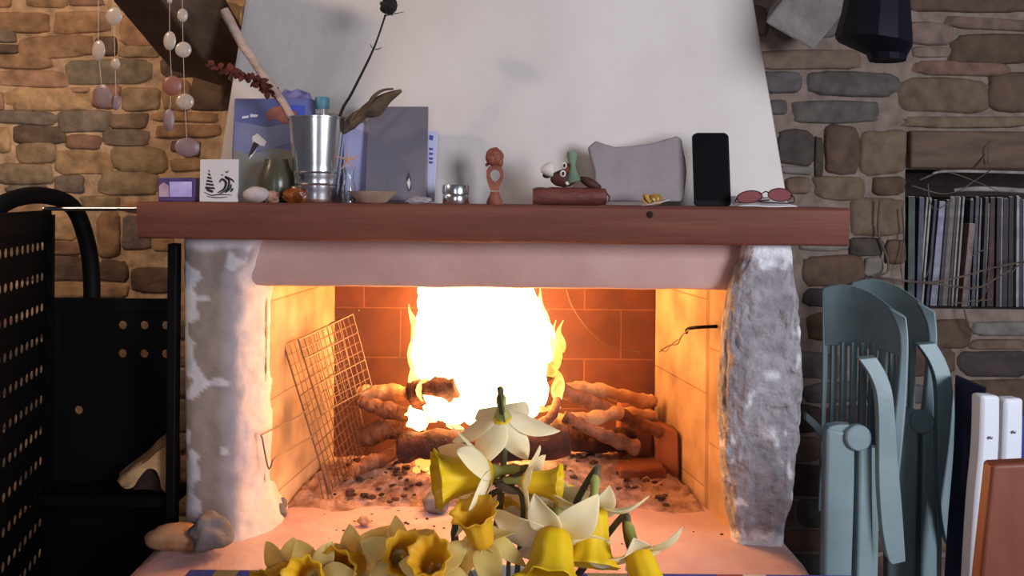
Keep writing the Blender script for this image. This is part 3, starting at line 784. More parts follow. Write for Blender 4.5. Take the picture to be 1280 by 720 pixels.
# pasteboard things
def upright(name, corners_px, Yd, thick, m, label, cat, grp=None, lean=.02, parent=None, bev=.0015):
    """slab standing on the mantel, leaning back"""
    pts = []
    for x, y in corners_px:
        p = P(x, y, Yd); z = max(p.z, Z0); pts.append(Vector((p.x, Yd+lean*(z-Z0)/.2, z)))
    mb = MB(); mb.prism(pts, (0, thick, 0)); o = mb.build(name, m, parent, bevel=bev)
    if parent is None: tag(o, label, cat, grp)
    return o
def on_face(mb, pts_px, Yd, lean, lift=.0008, t=.0006):
    pts = []
    for x, y in pts_px:
        p = P(x, y, Yd); pts.append(Vector((p.x, Yd+lean*(p.z-Z0)/.2-lift, p.z)))
    mb.prism(pts, (0, t, 0))
# purple candle box
pb = thing('trinket_box', (MX(221, 1.87), 1.87, Z0), 'small purple and blue picture box at the left end of the mantel', 'box')
M_purple = mat('purple_card', srgb(96, 72, 120), .4, col2=srgb(60, 48, 92), scale=20)
M_lilac = mat('lilac_print', srgb(150, 130, 200), .35, col2=srgb(206, 204, 240), scale=16)
b = MB(); b.box((MX(221, 1.87), 1.885, Z0+15*px(1.87)), (47*px(1.87), .03, 30*px(1.87))); b.build('body', M_purple, pb, bevel=.002)
b = MB(); on_face(b, [(212, 246), (240, 246), (240, 227), (212, 227)], 1.869, 0); b.build('picture', M_lilac, pb)
b = MB(); on_face(b, [(199, 246), (211, 246), (211, 232), (205, 228), (199, 232)], 1.869, 0); b.build('picture', mat('pale_print', srgb(190, 160, 180), .5, col2=srgb(150, 110, 130), scale=20), pb)
# white card with sailing boat and wave
M_card = mat('white_card', srgb(206, 200, 200), .7)
M_ink = mat('black_ink', srgb(34, 32, 36), .7)
Yc = 1.855
cd = thing('picture_card', (MX(273, Yc), Yc, Z0), 'white square tile with a black drawing of a sailing boat and wave', 'picture tile')
upright('tile', [(249, 253), (297, 253), (297, 199), (249, 199)], Yc, .008, M_card, None, None, parent=cd, lean=.01)
b = MB()
def strokes(mb, pts, w):
    c = smooth_path([Vector((x, y, 0)) for x, y in pts], 5)
    Lp, Rp = [], []
    for i, p in enumerate(c):
        t = (c[min(i+1, len(c)-1)]-c[max(i-1, 0)]).normalized(); ww = w*(.35+.65*math.sin(math.pi*i/(len(c)-1)))
        Lp.append((p.x-t.y*ww, p.y+t.x*ww)); Rp.append((p.x+t.y*ww, p.y-t.x*ww))
    for i in range(len(c)-1): on_face(mb, [Lp[i], Lp[i+1], Rp[i+1], Rp[i]], Yc, .01)
for k in range(6):
    y = 212+k*4.2; w0 = .6+k*1.35
    on_face(b, [(260.5-w0*.5, y), (260.5+w0, y+1.2), (260.5+w0+.6, y+3.6), (260.5-w0*.6, y+2.4)], Yc, .01)
on_face(b, [(256, 234), (267, 238.5), (265, 241), (259, 239)], Yc, .01)
strokes(b, [(255, 240), (264, 244), (276, 243), (290, 244)], .7)
strokes(b, [(258, 245), (270, 247), (285, 246)], .6)
strokes(b, [(272, 241), (280, 236), (282, 228), (277, 224), (274, 228)], 1.6)
strokes(b, [(275, 242), (284, 236), (286, 226), (281, 221), (290, 225), (292, 228)], 1.4)
strokes(b, [(281, 241), (287, 236), (289, 230)], 1.2)
strokes(b, [(288, 240), (290, 237), (291, 235)], 1.2)
strokes(b, [(281, 214), (283, 215.5), (285, 213)], .6)
strokes(b, [(276, 218), (277, 219), (279, 218)], .5)
b.build('drawing', M_ink, cd, smooth=False)
# blue booklet
Yk = 1.93
M_blue = mat('blue_print', srgb(74, 82, 132), .45, col2=srgb(92, 100, 146), scale=8)
bb = thing('blue_book', (MX(330, Yk), Yk, Z0), 'blue picture book with orange coral and white shape, left of the bucket', 'book')
upright('cover', [(287, 251), (370, 251), (370, 121), (287, 121)], Yk, .012, M_blue, None, None, parent=bb, lean=.03)
def patch(parent, pts, Yd, lean, name, m, lift=.0008):
    mb = MB(); on_face(mb, pts, Yd, lean, lift); return mb.build(name, m, parent, smooth=False)
patch(bb, [(289, 252), (369, 252), (369, 190), (340, 184), (310, 192), (289, 186)], Yk, .03, 'printed_seabed', mat('teal_print', srgb(110, 120, 130), .5, col2=srgb(120, 112, 90), scale=12))
patch(bb, [(289, 150), (330, 158), (369, 150), (369, 176), (340, 184), (310, 191), (289, 187)], Yk, .03, 'printed_water', mat('pale_blue_print', srgb(116, 122, 156), .5, col2=srgb(96, 100, 142), scale=9), .0007)
for q in ([(328, 138), (338, 132), (352, 130), (366, 136), (368, 150), (352, 154), (342, 148), (330, 149)],):
    patch(bb, q, Yk, .03, 'printed_coral', mat('coral_print', srgb(150, 84, 64), .5, col2=srgb(110, 66, 72), scale=30), .0012)
patch(bb, [(312, 170), (318, 166), (330, 176), (328, 182), (320, 181), (316, 190), (309, 200), (313, 182)], Yk, .03, 'printed_bird', mat('white_print', srgb(206, 202, 202), .5), .0012)
patch(bb, [(308, 196), (314, 176), (321, 180), (314, 191)], Yk, .03, 'printed_black', M_ink, .0016)  # black part of the bird print
patch(bb, [(298, 144), (306, 143), (306, 146), (298, 147)], Yk, .03, 'printed_mark', mat('white_mark', srgb(200, 200, 215), .5), .0012)
patch(bb, [(308, 141), (318, 142), (317, 145), (308, 145)], Yk, .03, 'printed_mark', bpy.data.materials['white_mark'], .0012)
# second blue box behind the bucket
Yq = 1.95
M_blue2 = mat('royal_blue_card', srgb(96, 104, 162), .45, col2=srgb(84, 92, 150), scale=7)
q2 = thing('blue_box', (MX(370, Yq), Yq, Z0), 'royal blue cardboard packet standing behind the metal bucket', 'box')
upright('packet', [(347, 252), (391, 252), (391, 124), (384, 122), (347, 116)], Yq, .02, M_blue2, None, None, parent=q2, lean=.01)
patch(q2, [(349, 117), (355, 110), (362, 113), (370, 110), (386, 116), (389, 123), (350, 121)], Yq, .01, 'top_flap', mat('mauve_card', srgb(130, 124, 170), .5, col2=srgb(84, 76, 124), scale=60))
patch(q2, [(362, 130), (380, 132), (378, 150), (360, 148)], Yq, .01, 'panel', mat('deep_blue', srgb(64, 84, 180), .4))
# plastic bottle with a teal cap
pbt = thing('plastic_bottle', (MX(402, 1.95), 1.95, Z0), 'clear bottle with a teal cap behind the bucket rim', 'bottle')
s2 = px(1.95); cx2 = MX(402, 1.95)
M_clear = mat('clear_plastic', srgb(210, 205, 205), .15, trans=.7)
M_teal = mat('teal_plastic', srgb(78, 130, 146), .45)
b = MB(); b.lathe([(.014, 0), (.016, .004), (.016, 85*s2), (.012, 92*s2), (7.5*s2, 98*s2), (7.5*s2, 118*s2)], (cx2, 1.95, Z0), 24); b.build('body', M_clear, pbt)
b = MB(); b.lathe([(8.5*s2, 117*s2), (9*s2, 118*s2), (9*s2, 130*s2), (8*s2, 131.5*s2)], (cx2, 1.95, Z0), 24); b.build('cap', M_teal, pbt, auto=50)
# greenish glass vase left of bucket
M_green = mat('olive_glass', srgb(150, 140, 110), .25, trans=.8, col2=srgb(132, 138, 122), scale=10)
gv_x = MX(345, 1.90); s3 = px(1.90)
b = MB(); b.lathe([(17*s3, 0), (20*s3, .003), (23*s3, 18*s3), (22*s3, 32*s3), (16*s3, 46*s3), (14*s3, 54*s3), (12.5*s3, 54*s3), (14.5*s3, 45*s3), (20*s3, 31*s3), (20*s3, 8*s3), (.001, 5*s3)], (gv_x, 1.90, Z0), 28)
tag(b.build('glass_vase', M_green), 'squat olive glass vase between the blue book and the bucket', 'vase')
# pale pebble, shells, amber piece
M_pebble = mat('pale_pebble', srgb(196, 182, 180), .6, col2=srgb(170, 152, 150), scale=20)
b = MB(); b.ball((MX(320, 1.845), 1.845, Z0+10*px(1.845)), 1, 3, (16*px(1.845), .016, 10.5*px(1.845)), .12, 1.5, 4); tag(b.build('pebble', M_pebble), 'smooth pale pebble on the mantel beside the boat tile', 'pebble')
M_shell = mat('shell_pink', srgb(190, 150, 130), .5, col2=srgb(140, 96, 76), scale=30, bump=.4)
b = MB(); b.ball((MX(340, 1.85), 1.85, Z0+7*px(1.85)), 1, 3, (10*px(1.85), .01, 7.4*px(1.85)), .4, 2.5, 6); tag(b.build('seashell', M_shell), 'small pinkish seashell between the pebble and the amber piece', 'shell')
M_amber = mat('amber_glass', srgb(170, 90, 36), .15, trans=.35, col2=srgb(90, 44, 22), scale=30, bump=.5)
b = MB(); b.ball((MX(369, 1.84), 1.84, Z0+9*px(1.84)), 1, 3, (15*px(1.84), .016, 10*px(1.84)), .45, 2.6, 11); tag(b.build('amber_ornament', M_amber), 'glinting amber glass ornament at the foot of the bucket', 'ornament')
# pale blue card, with little clear vase in front
M_pale_blue = mat('pale_blue_card', srgb(170, 168, 200), .6, col2=srgb(150, 150, 194), scale=8)
o = upright('greeting_card', [(428, 251), (458, 251), (458, 152), (448, 153), (428, 168)], 1.925, .003, M_pale_blue, 'pale blue card standing between the bucket and the grey book', 'card', lean=.02)
gvt = thing('bud_vase', (MX(436, 1.87), 1.87, Z0), 'little clear glass bud vase with a dried starfish, right of the bucket', 'vase')
s4 = px(1.87)
b = MB(); b.lathe([(8*s4, 0), (9*s4, .002), (9*s4, 20*s4), (6*s4, 30*s4), (6*s4, 40*s4), (8*s4, 45*s4), (7*s4, 45*s4), (5*s4, 38*s4), (5*s4, 30*s4), (7.6*s4, 20*s4), (7*s4, 4*s4), (.001, 3*s4)], (MX(436, 1.87), 1.87, Z0), 24); b.build('glass', mat('clear_glass', (.9, .93, .95, 1), .05, trans=.95), gvt)
b = MB(); c = P(435, 200, 1.862)
for k in range(5):
    a = math.pi/2+k*2*math.pi/5; b.tube([c, c+Vector((math.cos(a), 0, math.sin(a)))*15*s4], [.0035, .0008], 6)
b.build('starfish', mat('starfish', srgb(196, 150, 130), .8, bump=.5), gvt)
# grey book and the white one behind
gb = thing('grey_book', (MX(495, 1.90), 1.90, Z0), 'large grey glossy book standing upright against the hood', 'book')
M_greyb = mat('grey_gloss_cover', srgb(118, 112, 122), .3, col2=srgb(104, 98, 108), scale=4)
upright('cover', [(456, 251), (533, 251), (533, 131), (456, 131)], 1.90, .016, M_greyb, None, None, parent=gb, lean=.035)
patch(gb, [(507, 222), (510, 214), (513, 222), (514, 236), (510, 240), (508, 232)], 1.90, .035, 'printed_figure', mat('dim_print', srgb(70, 64, 70), .4))
patch(gb, [(508, 228), (511, 222), (513, 229), (511, 237)], 1.90, .035, 'printed_figure', bpy.data.materials['white_print'], .0012)
patch(gb, [(484, 228), (489, 224), (491, 232), (486, 236)], 1.90, .035, 'printed_figure', bpy.data.materials['teal_print'])
wb = thing('white_booklet', (MX(525, 1.935), 1.935, Z0), 'white booklet with blue marks sticking out behind the grey book', 'booklet')
upright('cover', [(500, 252), (543, 252), (546, 163), (500, 163)], 1.935, .006, mat('white_blue_card', srgb(196, 196, 222), .6), None, None, parent=wb, lean=.025)
M_bmark = mat('blue_mark', srgb(70, 74, 160), .5)
for y0 in (168, 184, 190, 196, 201):
    patch(wb, [(536, y0), (541, y0+1), (540, y0+(7 if y0 == 168 else 3.5)), (535.5, y0+(6 if y0 == 168 else 3))], 1.935, .025, 'printed_mark', M_bmark)
# shallow shell dish
b = MB(); s5 = px(1.84)
b.lathe([(14*s5, 0), (18*s5, 2*s5), (28*s5, 12*s5), (32*s5, 15.5*s5), (31*s5, 15.5*s5), (26*s5, 11*s5), (14*s5, 3.5*s5), (.001, 3*s5)], (MX(466, 1.85), 1.85, Z0), 36, fr=lambda a, i: 1+.03*math.cos(5*a) if i > 1 else 1)
tag(b.build('shell_dish', mat('shell_dish', srgb(206, 188, 172), .45, col2=srgb(170, 140, 116), scale=16)), 'shallow pale shell dish in front of the grey book', 'dish')
# glass lump
b = MB(); b.ball((MX(523, 1.835), 1.835, Z0+4.5*px(1.835)), 1, 3, (17*px(1.835), .014, 5*px(1.835)), .4, 3, 3)
tag(b.build('glass_pebble', mat('glass_lump', srgb(206, 196, 206), .12, trans=.5)), 'flat clear glass lump at the foot of the grey book', 'glass ornament')
# tin
tn = thing('tin', (MX(570, 1.86), 1.86, Z0), 'small round silver tin with a lid, right of the grey book', 'tin'); s6 = px(1.86)
b = MB(); b.lathe([(15.5*s6, 0), (16.5*s6, 1*s6), (16.5*s6, 12*s6), (15.5*s6, 13*s6)], (MX(570, 1.86), 1.86, Z0), 32); b.build('base', M_steel, tn, auto=50)
b = MB(); b.lathe([(16*s6, 13*s6), (17.3*s6, 13.4*s6), (17.3*s6, 23*s6), (16.6*s6, 24*s6)], (MX(570, 1.86), 1.86, Z0), 32); b.build('lid', M_steel, tn, auto=50)
# carved wooden figurine
M_carve = mat('carved_wood', srgb(150, 84, 62), .55, col2=srgb(118, 60, 44), scale=14, stretch=(1, 1, 3), bump=.3)
fg = thing('wooden_figurine', (MX(618, 1.88), 1.88, Z0), 'carved reddish wooden figurine with a hole through its body', 'figurine')
Yf = 1.88
def pxpoly(pts): return [P(x, y, Yf) for x, y in pts]
# body: slab with real hole (two halves around the opening)
b = MB()
outer = [(609, 250), (609, 246), (613, 238), (610, 230), (608, 222), (608, 213), (611, 208), (619, 206), (626, 208), (629, 213), (629, 222), (626, 230), (623.5, 238), (627, 243), (628.5, 250)]
hole = [(619, 227), (615.5, 225), (613, 221), (613, 216), (616, 212.5), (619, 212), (622, 212.5), (625, 216), (625, 221), (622.5, 225)]
def fig_loop():
    # outer ring resampled against inner ring for a bridged face
    return None
upper_o = [(613, 238), (610, 230), (608, 222), (608, 213), (611, 208), (619, 206), (626, 208), (629, 213), (629, 222), (626, 230), (623.5, 238)]
upper_i = [(619, 227.2), (615.5, 225), (613, 221), (613, 216), (616, 212.5), (619, 212), (622, 212.5), (625, 216), (625, 221), (622.5, 225), (619, 227.2)]
for i in range(len(upper_o)-1):
    b.prism(pxpoly([upper_o[i], upper_o[i+1], upper_i[i+1], upper_i[i]]), (0, .016, 0))
b.prism(pxpoly([(613, 238), (623.5, 238), (619, 227.2)]), (0, .016, 0))
bmesh.ops.remove_doubles(b.bm, verts=b.bm.verts[:], dist=1e-5)
b.build('body', M_carve, fg, smooth=False)
b = MB(); b.lathe([(10.5*px(Yf), 0), (10*px(Yf), 4*px(Yf)), (6*px(Yf), 13*px(Yf)), (5.5*px(Yf), 16*px(Yf))], (MX(618.5, Yf), Yf+.008, Z0), 20); b.build('base', M_carve, fg)
b = MB(); b.ball(P(618, 196, Yf)+Vector((0, .008, 0)), 1, 3, (11.5*px(Yf), .014, 12*px(Yf)), .12, 2.2, 3)
b.ball(P(624.5, 203, Yf)+Vector((0, .008, 0)), 1, 2, (5*px(Yf), .012, 7*px(Yf)), .1); b.build('hair', M_carve, fg)
b = MB(); b.ball(P(614, 199, Yf)+Vector((0, -.002, 0)), 1, 2, (6.5*px(Yf), .009, 8*px(Yf)), .1); b.ball(P(612, 199.5, Yf)+Vector((0, -.011, 0)), .003, 2); b.ball(P(608.5, 206, Yf)+Vector((0, .004, 0)), .004, 2); b.build('face', M_carve, fg)
# log with little creature
M_redlog = mat('reddish_log', srgb(112, 58, 46), .6, col2=srgb(84, 40, 34), scale=10, stretch=(1, 4, 4), bump=.35)
Yl = 1.845; sl = px(Yl)
pp = [P(666, 246, Yl), P(690, 243, Yl), P(715, 244, Yl), P(740, 246, Yl), P(757, 248, Yl)]
lg = thing('log_ornament', (pp[2].x, Yl, Z0), 'short reddish piece of branch lying on the mantel under the creature', 'log')
b = MB(); rr = [.017, .0195, .0195, .0185, .0165]
pts = [Vector((p.x, p.y, Z0+.0185)) for p in pp]
b.tube(pts, rr, 18, n=4, jit=.12); b.build('bark', M_redlog, lg, auto=60)
b = MB(); b.lathe([(.0145, -.001), (.014, .0012), (.004, .0015)], pts[-1], 14, axis=(1, 0, 0)); b.build('cut_end', mat('dark_end', srgb(60, 30, 26), .8), lg)
b = MB(); b.tube([P(757, 240, Yl), P(762, 246, Yl), P(761, 252, Yl)], .002, 6); b.build('twig_stub', M_redlog, lg)
M_brn = mat('brown_felt', srgb(86, 44, 36), .7, col2=srgb(60, 30, 28), scale=20)
cr = thing('creature_ornament', P(712, 231, Yl), 'small brown felt creature with white snout and green scarf, sitting on the branch', 'ornament')
b = MB(); b.ball(P(705, 223, Yl), 1, 3, (17*sl, .016, 11*sl), .12, 2); b.ball(P(738, 229, Yl), 1, 2, (16*sl, .014, 6*sl), .12, 2, 3, rot=Matrix.Rotation(-.45, 3, 'Y').transposed()); b.build('body', M_brn, cr)
b = MB(); b.ball(P(712, 213, Yl), 1, 3, (9*sl, .014, 9.5*sl), .08, 2); b.build('head', mat('russet_felt', srgb(122, 66, 48), .7), cr)
M_cream = mat('cream_felt', srgb(222, 214, 206), .7)
b = MB(); b.lathe([(9.5*sl, 0), (9.8*sl, 3*sl), (7*sl, 10*sl), (2.5*sl, 15*sl)], P(691, 212, Yl), 18, axis=(-1, 0, -.05)); b.build('snout', M_cream, cr)
b = MB(); b.ball(P(684, 219, Yl), 1, 2, (6*sl, .006, 4*sl), .1); b.build('chin', M_ink, cr)
for ex, ey, er in ((705, 207, 4.4), (703.5, 217, 4.6)):
    b = MB(); b.ball(P(ex, ey, Yl-.014), 1, 2, (er*sl*.85, .004, er*sl)); e = b.build('eye', M_cream, cr)
    b = MB(); b.ball(P(ex+.6, ey, Yl-.018), 1, 2, (er*sl*.38, .002, er*sl*.55)); b.build('pupil', M_ink, e)
M_sage = mat('sage_cloth', srgb(112, 136, 112), .85, col2=srgb(92, 114, 94), scale=20)
b = MB(); b.loft([[P(x, y, Yl-.016+d) for x, y, d in r_] for r_ in ([(709, 190, 0), (714, 189, -.004), (722, 190, 0), (722, 190, .012), (709, 190, .012)], [(709, 197, 0), (715, 200, -.005), (721, 198, 0), (721, 198, .014), (709, 197, .014)], [(713, 207, 0), (716, 207, -.004), (719, 207, 0), (719, 207, .016), (713, 207, .016)],
        [(711, 216, 0), (716, 217, -.005), (721, 214, 0), (721, 214, .016), (711, 216, .016)], [(708, 230, 0), (716, 228, -.006), (726, 225, 0), (726, 225, .018), (708, 230, .018)])])
b.build('scarf', M_sage, cr, auto=70)
b = MB(); b.ball(P(709, 229, Yl-.014), .0045, 2); b.build('paw', M_cream, cr)
# grey slate
M_slate = mat('grey_slate', srgb(150, 140, 144), .8, col2=srgb(134, 124, 128), scale=10, bump=.25, bscale=50)
o = upright('slate_stone', [(752, 252), (744, 232), (744, 214), (738, 192), (736, 184), (746, 175), (756, 179), (770, 183), (790, 182), (815, 179), (835, 173), (850, 169), (855, 174), (856, 185), (859, 200), (860, 215), (858, 230), (856, 243), (852, 252)], 1.90, .018, M_slate, 'flat grey stone slab with wavy top leaning on the hood', 'stone', lean=.03, bev=.004)
# yellow dried flower on a curled petal
yf = thing('dried_blossom', (MX(815, 1.83), 1.83, Z0), 'shrivelled yellow blossom lying in front of the grey slab', 'dried flower'); sy = px(1.83)
M_yd = mat('dry_yellow', srgb(206, 168, 84), .7, col2=srgb(170, 120, 60), scale=26, transl=.3)
for k in range(9):
    a = k*2*math.pi/9; b = MB(); leaf_blade(b, Vector((MX(815, 1.83), 1.825, Z0+5*sy)), Vector((math.cos(a), .5*math.sin(a), .45+.3*math.sin(k*2.1))), Vector((0, -1, .4)), 15*sy, 5*sy, rnd.uniform(-.3, .5)); b.build('petal', M_yd, yf, solid=.0006)
b = MB(); b.ball((MX(818, 1.83), 1.824, Z0+9*sy), .007, 2, (1.2, 1, .9), .4, 3); b.build('heart', mat('dry_white', srgb(226, 214, 160), .7, col2=srgb(180, 140, 60), scale=30), yf)
b = MB(); leaf_blade(b, Vector((MX(802, 1.83), 1.815, Z0+.001)), Vector((1, 0, .12)), Vector((0, -.3, 1)), 34*sy, 5*sy, .1); b.build('sepal', M_cream, yf, solid=.0008)
# phone
ph = thing('phone', (MX(891.5, 1.865), 1.865, Z0), 'black smartphone propped upright against the hood', 'phone')
def rrect(x0, y0, x1, y1, r, n=6):
    out = []
    for cx, cy, a0 in ((x1-r, y0+r, -90), (x1-r, y1-r, 0), (x0+r, y1-r, 90), (x0+r, y0+r, 180)):
        for k in range(n+1):
            a = math.radians(a0+90*k/n); out.append((cx+r*math.cos(a), cy+r*math.sin(a)))
    return out
def phone_slab(x0, y0, x1, y1, r, Yd, t, name, m, bev):
    pts = []
    for x, y in rrect(x0, y0, x1, y1, r):
        p = P(x, y, Yd); pts.append(Vector((p.x, Yd+.03*(p.z-Z0)/.2, p.z)))
    mn_ = min(p.z for p in pts); dz = 0 if name != 'case' else Z0-mn_
    for p in pts: p.z += dz
    mb = MB(); mb.prism(pts, (0, t, 0)); return mb.build(name, m, ph, bevel=bev)
phone_slab(868.5, 162, 914.5, 254, 5, 1.865, .009, 'case', mat('phone_case', (.006, .006, .008, 1), .6, spec=.1), .0015)
phone_slab(871, 165, 912, 251, 4, 1.8645, .002, 'screen', M_blackgloss, 0)
# sunglasses on a folded paper
pp_ = thing('folded_paper', (MX(957, 1.84), 1.84, Z0), 'folded white paper under the sunglasses at the right of the mantel', 'paper')
b = MB(); a0, a1 = MX(922, 1.83), MX(994, 1.83)
b.grid([[Vector((a0+(a1-a0)*i/8, yy, Z0+.0015+zz+.0008*math.sin(i)) ) for i in range(9)] for yy, zz in ((1.815, 0), (1.84, .0015), (1.87, .004), (1.89, .012), (1.90, .02))])
b.build('sheet', mat('white_paper', srgb(220, 218, 220), .8), pp_, solid=.0012)
sg = thing('sunglasses', (MX(955, 1.83), 1.83, Z0), 'sunglasses with pinkish lenses lying folded on the white paper', 'sunglasses')
M_lens = mat('pink_lens', srgb(150, 90, 92), .1, trans=.35)
M_frame = mat('brown_frame', srgb(70, 48, 48), .3, .4)
Yg = 1.826; sg_ = px(Yg)
for cx, cy, w, h_, rot in ((937, 246.5, 16, 8, .12), (975, 244, 15, 8.5, -.05)):
    ring = []
    for k in range(24):
        a = 2*math.pi*k/24; u, v = math.cos(a)*w, math.sin(a)*h_*(1 if math.sin(a) < 0 else .9)
        ring.append(P(cx+u*math.cos(rot)+v*math.sin(rot), cy-u*math.sin(rot)+v*math.cos(rot), Yg+.004*(1-math.sin(a))))
    b = MB(); b.prism(ring, (0, .0016, 0)); ln = b.build('lens', M_lens, sg)
    b = MB(); b.tube(ring+[ring[0]], .0012, 6); b.build('rim', M_frame, sg)
b = MB(); b.tube([P(952, 242, Yg), P(957, 239.5, Yg-.001), P(961, 241, Yg)], .0013, 6, n=4); b.build('bridge', M_frame, sg)
for q in ([(922, 247, Yg), (919, 252, Yg+.02), (930, 253, Yg+.05), (962, 250, Yg+.055)], [(990, 244, Yg), (993, 250, Yg+.02), (986, 254, Yg+.04), (950, 252.5, Yg+.048)]):
    b = MB(); b.tube([P(*r_) if P(*r_).z > Z0+.003 else Vector((P(*r_).x, P(*r_).y, Z0+.004)) for r_ in q], .0014, 6, n=4); b.build('temple', M_frame, sg)

# ------------------------------------------------------------------ hanging shells
M_capiz = mat('capiz_shell', srgb(232, 214, 196), .25, trans=.45, col2=srgb(216, 190, 170), scale=18, spec=.6)
M_mauve = mat('mauve_shell', srgb(168, 140, 136), .4, trans=.2, col2=srgb(140, 110, 108), scale=14)
M_rust = mat('rust_shell', srgb(168, 104, 84), .4, trans=.15, col2=srgb(140, 84, 70), scale=14)
M_thread = mat('thread', srgb(206, 186, 164), .8)
def mobile(x_strands, Yd, label):
    t = thing('shell_mobile', P(x_strands[0][0][0], -40, Yd), label, 'shell mobile', 'shell mobiles hanging at the left')
    for discs in x_strands:
        xs_ = discs[0][0]
        b = MB(); b.tube([P(xs_, -40, Yd)]+[P(d[0], d[1], Yd+.003) for d in discs], .0005, 4); b.build('thread', M_thread, t)
        for x, y, w, h_, m in discs:
            c = P(x, y, Yd); sd = px(Yd); b = MB(); rings = []
            yaw = rnd.uniform(-.3, .3)
            for k, (r_, dy) in enumerate(((.15, -.0035), (.6, -.003), (.92, -.001), (1.0, .0006), (.95, .0012), (.6, -.0012), (.15, -.0018))):
                rings.append([c+Vector((math.cos(a)*w*sd*r_*.5*math.cos(yaw), dy+math.cos(a)*w*sd*r_*.5*math.sin(yaw), math.sin(a)*h_*sd*r_*.5)) for a in [2*math.pi*j/20 for j in range(20)]])
            b.loft(rings); b.build('shell', m, t)
    return t
mobile([[(142, 20, 23, 23, M_capiz), (144, 80, 14, 15, M_capiz), (145, 128, 12, 20, M_mauve)], [(123, 63, 20, 26, M_capiz), (128, 120, 26, 30, M_mauve)]], 1.66, 'string of pale round shells hanging before the stone wall, leftmost one')
mobile([[(212, 0, 7, 10, M_capiz), (212, 51, 17, 24, M_capiz), (215, 107, 24, 25, M_rust), (211, 150, 14, 28, M_mauve)], [(228, 19, 13, 17, M_capiz), (229, 62, 20, 20, M_capiz), (231, 127, 22, 20, M_capiz), (234, 184, 30, 24, M_mauve)]], 1.66, 'string of shells with a rust-coloured disc hanging before the dark brace')

# ------------------------------------------------------------------ black perforated log rack at the left
rk = thing('log_rack', P(140, 640, 1.95)*1, 'black perforated metal log rack standing left of the fireplace', 'log rack')
rk.location.z = 0
def perforated(mb, A, U, W, nu, nw, du, dw, r, thick, skip=None):
    """plate with real round holes; A corner, U and W unit axes, cells nu x nw of size du x dw"""
    N_ = U.cross(W).normalized()*thick
    for off in (Vector((0, 0, 0)), N_):
        cache = {}
        for i in range(nu):
            for j in range(nw):
                c = A+U*(i+.5)*du+W*(j+.5)*dw+off
                sq = []
                for k in range(8):
                    a = 2*math.pi*k/8; cu, sw = math.cos(a), math.sin(a); mx_ = max(abs(cu), abs(sw))
                    sq.append(c+U*cu/mx_*du/2+W*sw/mx_*dw/2)
                sqv = [mb.v(p) for p in sq]
                if skip and skip(i, j): mb.face(sqv); continue
                hv = [mb.v(c+U*math.cos(2*math.pi*k/8)*r+W*math.sin(2*math.pi*k/8)*r) for k in range(8)]
                for k in range(8): mb.face((sqv[k], sqv[(k+1) % 8], hv[(k+1) % 8], hv[k]))
                if off.length == 0:
                    hb = [mb.v(v.co+N_) for v in hv]
                    for k in range(8): mb.face((hv[k], hv[(k+1) % 8], hb[(k+1) % 8], hb[k]))
# side panel: recedes from near the left frame edge to the far corner at x=57
far = Vector((P(58, 400, 1.97).x, 1.97, 0)); near = Vector((P(-60, 400, 1.45).x, 1.45, 0))
Ud = (far-near); Lw = Ud.length; Ud.normalize(); Wd = Vector((0, 0, 1))
ztop = P(57, 268, 1.97).z; dw = .0675; du = .034
nw = int((ztop-.32)/dw); nu = int(Lw/du)
b = MB(); A0 = far-Ud*(nu*du+.02)+Vector((0, 0, ztop-.035-nw*dw))
perforated(b, A0, Ud, Wd, nu, nw, du, dw, .0100, .0008)
b.build('side_panel', M_black, rk, smooth=False)
b = MB()
b.prism([far-Ud*.021+Vector((0, 0, 0)), far-Ud*.021+Vector((0, 0, ztop)), far+Vector((0, 0, ztop)), far], Vector((.02, -.004, 0)))
b.prism([A0+Vector((0, 0, nw*dw)), far+Vector((0, 0, A0.z+nw*dw)), far+Vector((0, 0, ztop+.01)), Vector((A0.x, A0.y, ztop+.01))], Vector((.01, .0, 0)))
b.prism([Vector((A0.x, A0.y, .0)), Vector((far.x, far.y, .0)), Vector((far.x, far.y, A0.z)), Vector((A0.x, A0.y, A0.z))], Vector((.005, 0, 0)))
b.build('side_frame', M_black, rk, smooth=False)
# back panel
ba = P(60, 372, 2.0); bb2 = P(222, 372, 2.0); zt2 = ba.z; zb2 = .10
b = MB(); duB = 27*px(2.0); dwB = 35.5*px(2.0)
nuB, nwB = 6, 7
Ab = Vector((bb2.x-nuB*duB, 2.0, zt2-.028-nwB*dwB))
holes = {(3, 6), (4, 6), (5, 6), (3, 5), (4, 5), (5, 5), (1, 3)}
perforated(b, Ab, Vector((1, 0, 0)), Vector((0, 0, 1)), nuB, nwB, duB, dwB, .010, .004, skip=lambda i, j: (i, j) not in holes)
b.box(((Ab.x+bb2.x)/2, 1.998, zt2-.014), (bb2.x-Ab.x, .01, .028))
b.box(((far.x+Ab.x)/2, 1.998, (zt2+Ab.z)/2), (abs(Ab.x-far.x)+.005, .008, zt2-Ab.z))
b.box(((far.x+bb2.x)/2, 1.998, Ab.z/2+.03), (bb2.x-far.x, .008, Ab.z-.02))
b.build('back_panel', M_black, rk, smooth=False)
b = MB(); xp = P(217, 450, 1.89).x; b.box((xp, 1.89, .51), (.020, .03, 1.0)); b.build('upright', M_black, rk, bevel=.003)
b = MB(); b.tube([P(-25, 330, 1.75), P(-22, 285, 1.75), P(5, 254, 1.8), P(50, 244, 1.9), P(90, 258, 2.0), P(108, 300, 2.03), P(114, 340, 2.04), P(115, 378, 2.04)], .0185, 12, n=5); b.build('arched_handle', M_black, rk)
b = MB(); b.tube([P(54, 261, 1.93), P(180, 261, 1.93)], .0045, 10); tag(b.build('rail', mat('rail_steel', (.6, .58, .56, 1), .3, 1.0), rk), 'shiny thin steel rail')
